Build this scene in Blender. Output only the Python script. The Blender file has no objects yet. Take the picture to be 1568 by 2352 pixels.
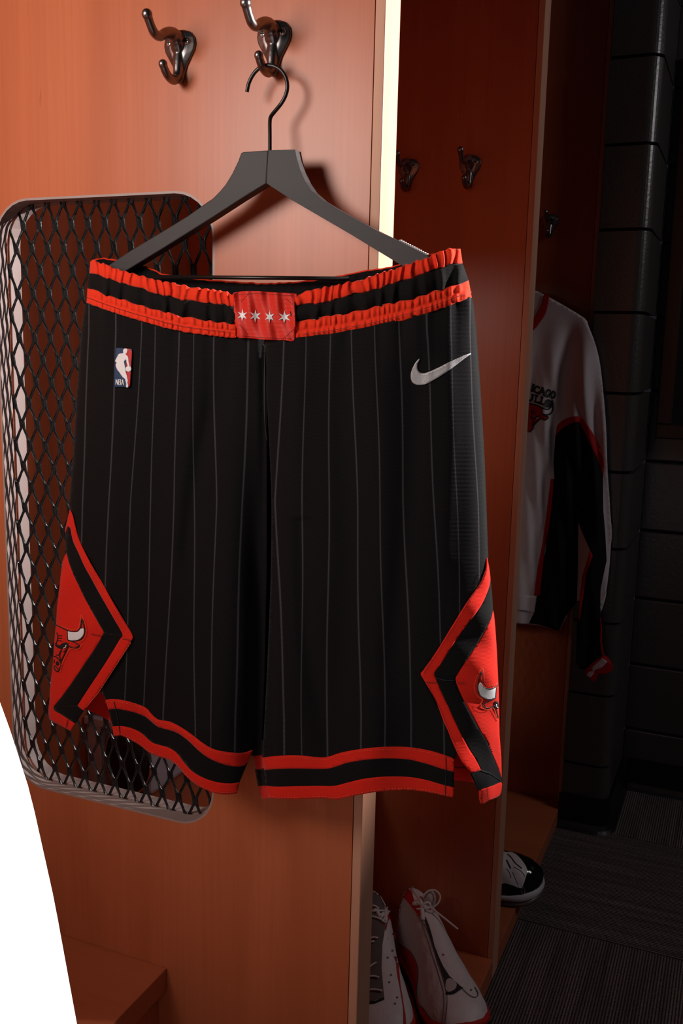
import bpy, bmesh, math, random
import numpy as np
from mathutils import Vector, Matrix, geometry
from mathutils.bvhtree import BVHTree

random.seed(7)
SC = bpy.context.scene
COL = SC.collection

# ------------------------------------------------------------------ camera
W, H, F = 1568.0, 2352.0, 2188.0
VR = np.array([1729 - W / 2, 825 - H / 2, F])
VD = np.array([480 - W / 2, 14000 - H / 2, F])
AY = VR / np.linalg.norm(VR)
AZ = -(VD - AY * (VD @ AY)); AZ /= np.linalg.norm(AZ)
AX = np.cross(AY, AZ)
M = np.array([AX, AY, AZ])
CAM = np.array([.385, 0.0, 1.279])
cam_d = bpy.data.cameras.new('camera')
cam = bpy.data.objects.new('camera', cam_d); COL.objects.link(cam)
R3 = Matrix(((M[0][0], -M[0][1], -M[0][2]), (M[1][0], -M[1][1], -M[1][2]), (M[2][0], -M[2][1], -M[2][2])))
cam.matrix_world = Matrix.Translation(Vector(CAM)) @ R3.to_4x4()
cam_d.sensor_fit = 'VERTICAL'; cam_d.sensor_height = 36.0; cam_d.sensor_width = 24.0
cam_d.lens = F / H * 36.0
cam_d.clip_start = .02
SC.camera = cam

# ------------------------------------------------------------------ world and lights
SC.view_settings.view_transform = 'Standard'
SC.view_settings.look = 'None'
SC.view_settings.gamma = 1.0
SC.view_settings.use_curve_mapping = False
SC.view_settings.exposure = 0.0
wd = bpy.data.worlds.new('dim_room'); SC.world = wd; wd.use_nodes = True
wd.node_tree.nodes['Background'].inputs[0].default_value = (.75, .8, 1, 1)
wd.node_tree.nodes['Background'].inputs[1].default_value = .012


def aim(o, tgt):
    d = Vector(tgt) - o.location
    o.rotation_euler = d.to_track_quat('-Z', 'Y').to_euler()


def lamp(name, kind, loc, tgt, energy, color=(1, 1, 1), **kw):
    d = bpy.data.lights.new(name, kind); d.energy = energy; d.color = color
    for k, v in kw.items(): setattr(d, k, v)
    o = bpy.data.objects.new(name, d); COL.objects.link(o); o.location = loc; aim(o, tgt)
    return o


# soft key strobe, inside the near bay, high on the left
lamp('key_strobe', 'SPOT', (-.58, -.02, 1.68), (-.40, 1.0, 1.52), 44, (1, .92, .85), spot_size=math.radians(106), spot_blend=1.0, shadow_soft_size=.25)
# hard rim strobe, far right
lamp('rim_strobe', 'SPOT', (1.55, 1.64, 1.88), (0, .62, 1.36), 470, (1, .94, .92), spot_size=math.radians(48), spot_blend=.8, shadow_soft_size=.018)
# weak room light over the aisle
lamp('aisle_light', 'AREA', (2.0, 1.95, 2.3), (.0, 1.95, .7), 6.0, (1, .91, .93), size=.5)


# ------------------------------------------------------------------ measuring helpers
def ray(u, v):
    return M @ np.array([(u - W / 2) / F, (v - H / 2) / F, 1.0])


def at_y(u, v, y):
    r = ray(u, v); return CAM + r * ((y - CAM[1]) / r[1])


def at_x(u, v, x):
    r = ray(u, v); return CAM + r * ((x - CAM[0]) / r[0])


def at_z(u, v, z):
    r = ray(u, v); return CAM + r * ((z - CAM[2]) / r[2])


def smooth(pts, n=6, closed=False):
    P = [np.array(p, float) for p in pts]; out = []
    N = len(P)
    for i in range(N if closed else N - 1):
        a, b = P[i], P[(i + 1) % N]
        p0 = P[i - 1] if (closed or i > 0) else a
        p3 = P[(i + 2) % N] if (closed or i + 2 < N) else b
        for k in range(n):
            t = k / n
            out.append(.5 * ((2 * a) + (b - p0) * t + (2 * p0 - 5 * a + 4 * b - p3) * t * t + (3 * a - p0 - 3 * b + p3) * t ** 3))
    if not closed: out.append(P[-1])
    return [tuple(p) for p in out]


def dense(pts, step, closed=True):
    out = []; N = len(pts)
    for i in range(N if closed else N - 1):
        a = np.array(pts[i], float); b = np.array(pts[(i + 1) % N], float)
        k = max(1, int(np.linalg.norm(b - a) / step))
        for j in range(k): out.append(tuple(a + (b - a) * j / k))
    if not closed: out.append(tuple(pts[-1]))
    return out


def crop(pts, x0, y0, s):
    return [(x0 + x / s, y0 + y / s) for x, y in pts]


# ------------------------------------------------------------------ materials
def mat(name, color, rough=.6, metal=0.0, sheen=0.0, spec=.5, bump=None, coat=0.0, emit=None):
    m = bpy.data.materials.new(name); m.use_nodes = True
    nt = m.node_tree; b = nt.nodes['Principled BSDF']
    b.inputs['Base Color'].default_value = (*color, 1)
    b.inputs['Roughness'].default_value = rough
    b.inputs['Metallic'].default_value = metal
    b.inputs['Specular IOR Level'].default_value = spec
    if sheen:
        b.inputs['Sheen Weight'].default_value = sheen
        b.inputs['Sheen Roughness'].default_value = .4
    if coat: b.inputs['Coat Weight'].default_value = coat
    # every surface gets a little procedural variation
    tc = nt.nodes.new('ShaderNodeTexCoord')
    nz = nt.nodes.new('ShaderNodeTexNoise'); nz.inputs['Scale'].default_value = bump[0] if bump else 60
    nz.inputs['Detail'].default_value = 5
    nt.links.new(tc.outputs['Object'], nz.inputs['Vector'])
    mx = nt.nodes.new('ShaderNodeMix'); mx.data_type = 'RGBA'
    mx.inputs['A'].default_value = (*[c * .88 for c in color], 1)
    mx.inputs['B'].default_value = (*[min(1, c * 1.10) for c in color], 1)
    nt.links.new(nz.outputs['Fac'], mx.inputs['Factor'])
    nt.links.new(mx.outputs['Result'], b.inputs['Base Color'])
    if bump:
        bp = nt.nodes.new('ShaderNodeBump'); bp.inputs['Strength'].default_value = bump[1]
        bp.inputs['Distance'].default_value = bump[2]
        nt.links.new(nz.outputs['Fac'], bp.inputs['Height']); nt.links.new(bp.outputs['Normal'], b.inputs['Normal'])
    return m


def wood(name, c_lo, c_hi, streak, grain=(38, 38, 1.3), rough=.34, axis='Z', spec=.38):
    m = bpy.data.materials.new(name); m.use_nodes = True
    nt = m.node_tree; N = nt.nodes; L = nt.links; b = N['Principled BSDF']
    tc = N.new('ShaderNodeTexCoord')

    def noise(scale, detail, dist=0.0, sc=1.0):
        mp = N.new('ShaderNodeMapping'); mp.inputs['Scale'].default_value = scale
        L.new(tc.outputs['Object'], mp.inputs['Vector'])
        n = N.new('ShaderNodeTexNoise'); n.inputs['Scale'].default_value = sc
        n.inputs['Detail'].default_value = detail; n.inputs['Distortion'].default_value = dist
        L.new(mp.outputs['Vector'], n.inputs['Vector']); return n

    def perm(s):
        return s if axis == 'Z' else (s[2], s[1], s[0])
    big = noise(perm((14, 14, .9)), 4, .4)
    fine = noise(perm((170, 170, 3.5)), 7, .3)
    mx = N.new('ShaderNodeMix'); mx.data_type = 'RGBA'
    mx.inputs['A'].default_value = (*c_lo, 1); mx.inputs['B'].default_value = (*c_hi, 1)
    r = N.new('ShaderNodeMapRange'); r.inputs['From Min'].default_value = .3; r.inputs['From Max'].default_value = .7
    L.new(big.outputs['Fac'], r.inputs['Value']); L.new(r.outputs['Result'], mx.inputs['Factor'])
    r2 = N.new('ShaderNodeMapRange'); r2.inputs['From Min'].default_value = .42; r2.inputs['From Max'].default_value = .75
    r2.inputs['To Max'].default_value = .30
    L.new(fine.outputs['Fac'], r2.inputs['Value'])
    m2 = N.new('ShaderNodeMix'); m2.data_type = 'RGBA'; m2.inputs['B'].default_value = (*streak, 1)
    L.new(mx.outputs['Result'], m2.inputs['A']); L.new(r2.outputs['Result'], m2.inputs['Factor'])
    # sparse short dark flecks
    fl = noise(perm((90, 90, 9)), 2)
    r3 = N.new('ShaderNodeMapRange'); r3.inputs['From Min'].default_value = .73; r3.inputs['From Max'].default_value = .80
    r3.inputs['To Max'].default_value = .6
    L.new(fl.outputs['Fac'], r3.inputs['Value'])
    m3 = N.new('ShaderNodeMix'); m3.data_type = 'RGBA'; m3.inputs['B'].default_value = (streak[0] * .35, streak[1] * .3, streak[2] * .3, 1)
    L.new(m2.outputs['Result'], m3.inputs['A']); L.new(r3.outputs['Result'], m3.inputs['Factor'])
    L.new(m3.outputs['Result'], b.inputs['Base Color'])
    b.inputs['Roughness'].default_value = rough; b.inputs['Specular IOR Level'].default_value = spec
    bp = N.new('ShaderNodeBump'); bp.inputs['Strength'].default_value = .06; bp.inputs['Distance'].default_value = .001
    L.new(fine.outputs['Fac'], bp.inputs['Height']); L.new(bp.outputs['Normal'], b.inputs['Normal'])
    return m


def fabric_mat(name, color, rough=.85, sheen=.0, stripe=None, weave=(1500, .25), spec=.2):
    m = bpy.data.materials.new(name); m.use_nodes = True
    nt = m.node_tree; N = nt.nodes; L = nt.links; b = N['Principled BSDF']
    b.inputs['Roughness'].default_value = rough; b.inputs['Specular IOR Level'].default_value = spec
    if sheen:
        b.inputs['Sheen Weight'].default_value = sheen; b.inputs['Sheen Roughness'].default_value = .45
    tc = N.new('ShaderNodeTexCoord')
    wv = N.new('ShaderNodeTexWave'); wv.bands_direction = 'Z'; wv.inputs['Scale'].default_value = weave[0] / 6.28
    wv.inputs['Distortion'].default_value = 1.5; wv.inputs['Detail'].default_value = 1
    L.new(tc.outputs['Object'], wv.inputs['Vector'])
    nz = N.new('ShaderNodeTexNoise'); nz.inputs['Scale'].default_value = 900
    L.new(tc.outputs['Object'], nz.inputs['Vector'])
    ad = N.new('ShaderNodeMath'); ad.operation = 'ADD'
    L.new(wv.outputs['Fac'], ad.inputs[0]); L.new(nz.outputs['Fac'], ad.inputs[1])
    bp = N.new('ShaderNodeBump'); bp.inputs['Strength'].default_value = weave[1]; bp.inputs['Distance'].default_value = .0005
    L.new(ad.outputs['Value'], bp.inputs['Height']); L.new(bp.outputs['Normal'], b.inputs['Normal'])
    mx = N.new('ShaderNodeMix'); mx.data_type = 'RGBA'
    mx.inputs['A'].default_value = (*[c * .85 for c in color], 1); mx.inputs['B'].default_value = (*[c * 1.1 for c in color], 1)
    L.new(nz.outputs['Fac'], mx.inputs['Factor'])
    out = mx.outputs['Result']
    if stripe:                                   # woven pinstripes: whole numbers of the UV's first axis
        uv = N.new('ShaderNodeUVMap'); uv.uv_map = 'weave'
        sp = N.new('ShaderNodeSeparateXYZ'); L.new(uv.outputs['UV'], sp.inputs['Vector'])
        a = N.new('ShaderNodeMath'); a.operation = 'ADD'; a.inputs[1].default_value = .5; L.new(sp.outputs['X'], a.inputs[0])
        f = N.new('ShaderNodeMath'); f.operation = 'FRACT'; L.new(a.outputs[0], f.inputs[0])
        s = N.new('ShaderNodeMath'); s.operation = 'SUBTRACT'; s.inputs[1].default_value = .5; L.new(f.outputs[0], s.inputs[0])
        ab = N.new('ShaderNodeMath'); ab.operation = 'ABSOLUTE'; L.new(s.outputs[0], ab.inputs[0])
        rg = N.new('ShaderNodeMapRange'); rg.inputs['From Min'].default_value = .014; rg.inputs['From Max'].default_value = .040
        rg.inputs['To Min'].default_value = 1; rg.inputs['To Max'].default_value = 0
        L.new(ab.outputs[0], rg.inputs['Value'])
        m2 = N.new('ShaderNodeMix'); m2.data_type = 'RGBA'; m2.inputs['B'].default_value = (*stripe, 1)
        L.new(out, m2.inputs['A']); L.new(rg.outputs['Result'], m2.inputs['Factor'])
        out = m2.outputs['Result']
    L.new(out, b.inputs['Base Color'])
    return m


M_PANEL = wood('cherry_veneer', (.46, .116, .044), (.57, .155, .064), (.38, .092, .034))
M_EDGE = wood('cherry_solid', (.58, .265, .16), (.70, .36, .235), (.48, .20, .11), rough=.5)
M_BOARD = wood('cherry_board', (.44, .115, .045), (.53, .15, .062), (.34, .085, .035), axis='X')
M_LINING = mat('lining_plastic', (.36, .27, .25), .45, bump=(40, .08, .002))
M_MESH = mat('black_enamel', (.010, .010, .011), .26, bump=(420, .35, .0012), spec=.6)
M_NICKEL = mat('aged_nickel', (.26, .235, .235), .33, 1.0)
M_SCREW = mat('bright_screw', (.62, .60, .58), .28, 1.0)
M_HOLE = mat('dark_recess', (.004, .004, .004), .8)
M_WIRE = mat('black_wire', (.006, .006, .006), .35)
M_HANGER = wood('black_stained_wood', (.025, .0215, .0225), (.034, .0295, .031), (.017, .0145, .0155), axis='X', rough=.55, spec=.35)
M_GRIP = mat('white_rubber', (.55, .55, .55), .4)
M_BLACK = fabric_mat('black_knit', (.0050, .0046, .0048), sheen=.045, stripe=(.044, .041, .047), spec=.12)
M_BLACKP = fabric_mat('black_knit_plain', (.0052, .0047, .0047), sheen=.045, spec=.12)
M_RED = fabric_mat('red_knit', (.66, .016, .006), sheen=.08)
M_RED2 = fabric_mat('red_elastic', (.80, .035, .008), sheen=.12)
M_PATCH = fabric_mat('red_satin', (.66, .022, .010), rough=.55, spec=.35)
M_STITCH = mat('red_thread', (.80, .085, .030), .7)
M_STITCHD = mat('dark_thread', (.16, .006, .004), .8)
M_WHITE = mat('white_print', (.80, .78, .79), .5)
M_BLUE = mat('blue_rubber', (.008, .045, .115), .45)
M_BADGERED = mat('red_rubber', (.50, .006, .008), .45)
M_LOGO = mat('black_print', (.007, .0065, .007), .6)
M_SILVER = mat('silver_thread', (.42, .40, .41), .42, .25, bump=(900, .4, .0006))
M_SHEET = mat('white_sheet', (.93, .93, .94), .8)
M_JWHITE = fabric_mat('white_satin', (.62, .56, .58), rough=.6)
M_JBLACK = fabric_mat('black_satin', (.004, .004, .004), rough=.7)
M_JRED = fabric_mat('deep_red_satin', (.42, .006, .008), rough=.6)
M_LEATHER = mat('white_leather', (.72, .65, .64), .48, bump=(170, .25, .0012))
M_LEATHER2 = mat('grey_leather', (.52, .45, .45), .55, bump=(110, .6, .004))
M_SRED = mat('red_suede', (.50, .008, .006), .75, bump=(600, .3, .0006))
M_RUBBER = mat('black_rubber', (.008, .008, .008), .5)
M_PATENT = mat('black_patent', (.004, .004, .004), .10, spec=.7)
M_MID = mat('white_midsole', (.55, .53, .55), .5)
M_GUM = mat('smoky_rubber', (.12, .09, .08), .35)
M_TONGUE_DENT = mat('lining_and_dent_shade', (.13, .10, .098), .85)
M_SEAM_SHADE = mat('dark_seam_shade', (.03, .024, .024), .9)
M_CONCRETE = mat('painted_block', (.055, .050, .046), .30, bump=(120, .3, .002), spec=.7)
M_MORTAR = mat('painted_joint', (.035, .032, .03), .9)
M_COVE = mat('black_cove', (.004, .004, .004), .45)
M_FRAME = wood('dark_frame_wood', (.03, .012, .008), (.05, .02, .012), (.02, .008, .006))
M_GREYMET = mat('grey_casing', (.60, .63, .70), .35, .1)
M_CHROME = mat('chrome', (.7, .7, .72), .12, 1.0)
M_GRILLE = mat('black_grille', (.012, .011, .011), .5)


def carpet_mat(name, axis):
    m = bpy.data.materials.new(name); m.use_nodes = True
    nt = m.node_tree; N = nt.nodes; L = nt.links; b = N['Principled BSDF']
    b.inputs['Roughness'].default_value = .95; b.inputs['Specular IOR Level'].default_value = .05
    tc = N.new('ShaderNodeTexCoord')
    wv = N.new('ShaderNodeTexWave'); wv.bands_direction = axis; wv.inputs['Scale'].default_value = 52
    wv.inputs['Distortion'].default_value = 3.5; wv.inputs['Detail'].default_value = 4; wv.inputs['Detail Scale'].default_value = 9
    L.new(tc.outputs['Object'], wv.inputs['Vector'])
    nz = N.new('ShaderNodeTexNoise'); nz.inputs['Scale'].default_value = 420; nz.inputs['Detail'].default_value = 4
    L.new(tc.outputs['Object'], nz.inputs['Vector'])
    mp = N.new('ShaderNodeMapping'); mp.inputs['Scale'].default_value = (60, 3, 1) if axis == 'X' else (3, 60, 1)
    L.new(tc.outputs['Object'], mp.inputs['Vector'])
    n2 = N.new('ShaderNodeTexNoise'); n2.inputs['Scale'].default_value = 1; n2.inputs['Detail'].default_value = 3
    L.new(mp.outputs['Vector'], n2.inputs['Vector'])
    mu = N.new('ShaderNodeMath'); mu.operation = 'MULTIPLY'; L.new(wv.outputs['Fac'], mu.inputs[0]); L.new(nz.outputs['Fac'], mu.inputs[1])
    m3 = N.new('ShaderNodeMath'); m3.operation = 'MULTIPLY'; L.new(mu.outputs[0], m3.inputs[0]); L.new(n2.outputs['Fac'], m3.inputs[1])
    cr = N.new('ShaderNodeMapRange'); cr.inputs['From Min'].default_value = .0; cr.inputs['From Max'].default_value = .38
    L.new(m3.outputs[0], cr.inputs['Value'])
    mx = N.new('ShaderNodeMix'); mx.data_type = 'RGBA'
    mx.inputs['A'].default_value = (.024, .021, .020, 1); mx.inputs['B'].default_value = (.30, .25, .24, 1)
    L.new(cr.outputs['Result'], mx.inputs['Factor']); L.new(mx.outputs['Result'], b.inputs['Base Color'])
    bp = N.new('ShaderNodeBump'); bp.inputs['Strength'].default_value = .7; bp.inputs['Distance'].default_value = .003
    L.new(mu.outputs[0], bp.inputs['Height']); L.new(bp.outputs['Normal'], b.inputs['Normal'])
    return m


M_CARPET = [carpet_mat('carpet_ribs_along', 'X'), carpet_mat('carpet_ribs_across', 'Y')]


def dimpled_grille(name):
    m = mat(name, (.02, .019, .019), .45, .3)
    nt = m.node_tree; N = nt.nodes; L = nt.links; b = N['Principled BSDF']
    tc = N.new('ShaderNodeTexCoord'); vo = N.new('ShaderNodeTexVoronoi'); vo.inputs['Scale'].default_value = 260
    vo.inputs['Randomness'].default_value = .15
    L.new(tc.outputs['Object'], vo.inputs['Vector'])
    bp = N.new('ShaderNodeBump'); bp.inputs['Strength'].default_value = 1; bp.inputs['Distance'].default_value = .002
    L.new(vo.outputs['Distance'], bp.inputs['Height']); L.new(bp.outputs['Normal'], b.inputs['Normal'])
    return m


M_PERF = dimpled_grille('perforated_grille')

# ------------------------------------------------------------------ object helpers
ORG = {}


def empty(name, loc, label=None, cat=None, group=None):
    o = bpy.data.objects.new(name, None); COL.objects.link(o); o.location = loc
    o.empty_display_size = .05
    ORG[o.name] = np.array(loc, float)
    tag(o, label, cat, group); return o


def tag(o, label=None, cat=None, group=None, kind=None):
    if label: o['label'] = label
    if cat: o['category'] = cat
    if group: o['group'] = group
    if kind: o['kind'] = kind
    return o


def mesh(name, V, Fc, m, parent=None, sm=True, label=None, uv=None, solid=None, bevel=None):
    """world-space vertices; the object sits at its root's origin"""
    org = ORG[parent.name] if parent else np.zeros(3)
    me = bpy.data.meshes.new(name)
    me.from_pydata([tuple(np.asarray(v, float) - org) for v in V], [], [tuple(f) for f in Fc]); me.update()
    for mm in (m if isinstance(m, (list, tuple)) else [m]): me.materials.append(mm)
    if sm: me.polygons.foreach_set('use_smooth', [True] * len(me.polygons))
    if uv is not None:
        l = me.uv_layers.new(name='weave')
        vi = np.zeros(len(me.loops), dtype=np.int32); me.loops.foreach_get('vertex_index', vi)
        l.data.foreach_set('uv', np.asarray(uv, dtype=np.float32)[vi].ravel())
    o = bpy.data.objects.new(name, me); COL.objects.link(o)
    ORG[o.name] = org
    if parent: o.parent = parent
    if label: o['label'] = label
    if solid:
        s = o.modifiers.new('thickness', 'SOLIDIFY'); s.thickness = solid; s.offset = -1
    if bevel:
        b = o.modifiers.new('bevel', 'BEVEL'); b.width = bevel; b.segments = 2; b.limit_method = 'ANGLE'
    return o


def box(name, lo, hi, m, parent=None, bevel=None, label=None):
    x0, y0, z0 = lo; x1, y1, z1 = hi
    V = [(x0, y0, z0), (x1, y0, z0), (x1, y1, z0), (x0, y1, z0), (x0, y0, z1), (x1, y0, z1), (x1, y1, z1), (x0, y1, z1)]
    Fc = [(0, 3, 2, 1), (4, 5, 6, 7), (0, 1, 5, 4), (1, 2, 6, 5), (2, 3, 7, 6), (3, 0, 4, 7)]
    return mesh(name, V, Fc, m, parent, sm=False, bevel=bevel, label=label)


def tube(pts, rad, seg=10, caps=True):
    P = [Vector(p) for p in pts]; n = len(P)
    rs = rad if isinstance(rad, (list, tuple)) else [rad] * n
    V, Fc = [], []
    up = None
    for i in range(n):
        t = (P[min(i + 1, n - 1)] - P[max(i - 1, 0)]).normalized()
        if up is None:
            up = Vector((0, 0, 1)) if abs(t.z) < .9 else Vector((1, 0, 0))
        s = t.cross(up).normalized(); up = s.cross(t).normalized()
        for k in range(seg):
            a = 2 * math.pi * k / seg
            V.append(P[i] + (s * math.cos(a) + up * math.sin(a)) * rs[i])
    for i in range(n - 1):
        for k in range(seg):
            a = i * seg + k; b = i * seg + (k + 1) % seg
            Fc.append((a, b, b + seg, a + seg))
    if caps:
        Fc.append(tuple(range(seg))[::-1]); Fc.append(tuple(range((n - 1) * seg, n * seg)))
    return V, Fc


def join(parts):
    V, Fc = [], []
    for v, f in parts:
        k = len(V); V += list(v); Fc += [tuple(i + k for i in q) for q in f]
    return V, Fc


def sphere(c, r, nu=12, nv=8, sq=(1, 1, 1)):
    V, Fc = [], []
    for j in range(nv + 1):
        th = math.pi * j / nv
        for i in range(nu):
            ph = 2 * math.pi * i / nu
            V.append((c[0] + r * sq[0] * math.sin(th) * math.cos(ph), c[1] + r * sq[1] * math.sin(th) * math.sin(ph), c[2] + r * sq[2] * math.cos(th)))
    for j in range(nv):
        for i in range(nu):
            a = j * nu + i; b = j * nu + (i + 1) % nu
            Fc.append((a, a + nu, b + nu, b))
    return V, Fc


def triangulate(outline, step, holes=()):
    """outline in picture units (x right, y down) -> points, triangles facing the viewer"""
    P = []; faces = []
    for loop in [outline] + list(holes):
        d = dense(loop, step); faces.append(list(range(len(P), len(P) + len(d)))); P += d
    xs = [p[0] for p in outline]; ys = [p[1] for p in outline]
    nb = len(P)
    B = np.array(P)
    x0, y0 = min(xs), min(ys)
    nx = int((max(xs) - x0) / step) + 1; ny = int((max(ys) - y0) / step) + 1
    if nx * ny > 4:
        for j in range(ny):
            yy = y0 + (j + .5) * step
            row = [(x0 + (i + (.25 if j % 2 else .75)) * step, yy) for i in range(nx)]
            near = B[np.abs(B[:, 1] - yy) < step]
            for p in row:
                if len(near) and np.min((near[:, 0] - p[0]) ** 2 + (near[:, 1] - p[1]) ** 2) < (.42 * step) ** 2: continue
                P.append(p)
    edges = []
    for f in faces:
        edges += [(f[i], f[(i + 1) % len(f)]) for i in range(len(f))]
    r = geometry.delaunay_2d_cdt([Vector((p[0], -p[1])) for p in P], edges, faces[:1] if not holes else faces, 1 if not holes else 3, 1e-6)
    pts = [(v.x, -v.y) for v in r[0]]
    tris = []
    for f in r[2]:
        a, b, c = [pts[i] for i in f[:3]]
        ar = (b[0] - a[0]) * (-(c[1] - a[1])) - (c[0] - a[0]) * (-(b[1] - a[1]))
        tris.append(tuple(f) if ar > 0 else tuple(f)[::-1])
    return pts, tris


def patch(name, outline, mapf, m, parent, step=6, solid=.0012, uvf=None, label=None):
    pts, tris = triangulate(outline, step)
    return mesh(name, [mapf(*p) for p in pts], tris, m, parent, uv=[uvf(*p) for p in pts] if uvf else None, solid=solid, label=label)


def stroke_geo(line, wd_, mapf, step=4):
    """a ribbon along a picture-space line, lying on mapf"""
    L = dense(line, step, closed=False)
    if len(L) > 1 and L[-1] == L[-2]: L = L[:-1]
    V, Fc = [], []
    n = len(L)
    for i in range(n):
        a = np.array(L[max(i - 1, 0)]); b = np.array(L[min(i + 1, n - 1)])
        t = b - a; t = t / (np.linalg.norm(t) + 1e-9); nn = np.array([-t[1], t[0]])
        p = np.array(L[i])
        V.append(mapf(*(p + nn * wd_ / 2))); V.append(mapf(*(p - nn * wd_ / 2)))
    for i in range(n - 1):
        Fc.append((2 * i, 2 * i + 2, 2 * i + 3, 2 * i + 1))
    return V, Fc


def dashes(line, on, off):
    L = dense(line, .25, closed=False); out = []; i = 0; n = max(1, round(on / .25)); g = max(1, round(off / .25))
    while i < len(L) - n:
        out.append([L[i], L[i + n // 2], L[i + n]]); i += n + g
    return out


def stitch(name, lines, mapf, m, parent, on=4, off=2, wd_=1.2):
    parts = []
    for l in lines:
        for d in dashes(l, on, off): parts.append(stroke_geo(d, wd_, mapf, 3))
    o = mesh(name, *join(parts), m, parent); o['kind'] = 'stuff'
    return o


# ================================================================== the setting
FLOOR_Z = 0.0
fl = box('floor', (-1.0, -.6, -.06), (2.6, 3.3, -.004), M_MORTAR); tag(fl, kind='structure')
k = 0
ORG['floor'] = np.zeros(3)
tile_me = {}
for iy in range(-1, 5):
    for ix in range(-1, 3):
        x0 = .0 + ix * .5 - .08; y0 = 2.01 - .5 * 4 + iy * .5 + .5
        x1 = x0 + .5; y1 = y0 + .5
        if y0 > 2.79: continue
        y1 = min(y1, 2.82)
        box('carpet_tile', (x0 + .0008, y0 + .0008, -.005), (x1 - .0008, y1 - .0008, 0), M_CARPET[iy % 2], fl, bevel=.0012)
tag(box('wall_back', (-.90, -.6, 0), (-.755, 3.3, 2.6), M_CONCRETE), kind='structure')  # unseen wall, put in to stop light leaking in behind the lockers


def block_wall(name, x0, x1, y, z1, along, depth, first_off, nose=0.0):
    root = box(name, (x0, y + (.012 if nose else .006), 0), (x1 - nose * .62, y + depth, z1), M_MORTAR); tag(root, kind='structure')
    ORG[root.name] = np.zeros(3)
    zc = -.014; r = 0
    while zc < z1:
        xa = x0 - (along * .5 if r % 2 else 0) - first_off
        while xa < x1:
            a = max(xa + .003, x0); b = min(xa + along - .003, x1)
            if b - a > .02:
                last = nose > 0 and b > x1 - .02
                zl, zh = max(zc + .004, 0), min(zc + .196, z1)
                if last:                                   # bullnose corner block
                    prof = [(a, y), (b - nose, y)]
                    for q in range(1, 9):
                        t = q / 8 * math.pi / 2
                        prof.append((b - nose + nose * math.sin(t), y + nose - nose * math.cos(t)))
                    prof += [(b, y + depth), (a, y + depth)]
                    n = len(prof)
                    V = [(p[0], p[1], zl) for p in prof] + [(p[0], p[1], zh) for p in prof]
                    Fc = [tuple(range(n))[::-1], tuple(range(n, 2 * n))] + [(i, (i + 1) % n, n + (i + 1) % n, n + i) for i in range(n)]
                    mesh('concrete_block', V, Fc, M_CONCRETE, root, sm=False)
                else:
                    box('concrete_block', (a, y, zl), (b, y + .03, zh), M_CONCRETE, root, bevel=.003)
            xa += along
        zc += .2; r += 1
    return root


block_wall('wall_right', .004, .128, 2.5, 2.4, .4, .32, 0, nose=.032)
block_wall('wall_far', .128, 1.0, 2.82, 2.4, .4, .2, .22)
# black rubber cove bases
V, Fc = [], []
prof = [(.0, 2.497), (.085, 2.497)]
for q in range(0, 7):
    t = q / 6 * math.pi / 2; prof.append((.098 + .034 * math.sin(t), 2.531 - .034 * math.cos(t)))
prof.append((.132, 2.815))


def cove(name, prof, nrm):
    V, Fc = [], []
    sect = [(.004, .098), (.004, .02), (.010, .008), (.018, .001)]
    for (x, y), (nx, ny) in zip(prof, nrm):
        V.append((x + nx * 0, y + ny * 0, .098))
        for d, z in sect: V.append((x + nx * d, y + ny * d, z))
        V.append((x, y, .001))
    k = len(sect) + 2
    for i in range(len(prof) - 1):
        for j in range(k):
            a = i * k + j; b = i * k + (j + 1) % k
            Fc.append((a, b, b + k, a + k))
    Fc.append(tuple(range(k))); Fc.append(tuple(range((len(prof) - 1) * k, len(prof) * k))[::-1])
    o = mesh(name, V, Fc, M_COVE, sm=False); tag(o, kind='structure'); return o


nr = [(0, -1), (0, -1)] + [(math.sin(q / 6 * math.pi / 2), -math.cos(q / 6 * math.pi / 2)) for q in range(7)] + [(1, 0)]
cove('baseboard_right', prof, nr)
cove('baseboard_far', [(.15, 2.818), (1.0, 2.818)], [(0, -1), (0, -1)])

# dark framed board on the far wall
fb = empty('framed_board', (.5, 2.80, 1.07), 'dark wooden framed board hanging on the far block wall at the right edge', 'board')
fx0, fx1, fz0, fz1 = .152, .95, 1.055, 2.06
box('backing', (fx0 + .02, 2.805, fz0 + .02), (fx1 - .02, 2.818, fz1 - .02), M_HOLE, fb)
for nm, lo, hi in (('rail', (fx0, 2.785, fz0), (fx1, 2.819, fz0 + .04)), ('rail', (fx0, 2.785, fz1 - .04), (fx1, 2.819, fz1)),
                   ('stile', (fx0, 2.785, fz0 + .04), (fx0 + .04, 2.819, fz1 - .04)), ('stile', (fx1 - .04, 2.785, fz0 + .04), (fx1, 2.819, fz1 - .04))):
    box(nm, lo, hi, M_FRAME, fb, bevel=.004)

# ================================================================== lockers
Y1, PITCH, T = 1.0, .7725, .045
XB, PH = -.72, 2.3
WX0, WX1, WZ0, WZ1, WR = -.536, -.206, .657, 1.459, .055


def rrect(x0, x1, z0, z1, r, n=7):
    out = []
    for cx_, cz_, a0 in ((x1 - r, z1 - r, 0), (x0 + r, z1 - r, 90), (x0 + r, z0 + r, 180), (x1 - r, z0 + r, 270)):
        for q in range(n + 1):
            a = math.radians(a0 + 90 * q / n); out.append((cx_ + r * math.cos(a), cz_ + r * math.sin(a)))
    return out


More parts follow.
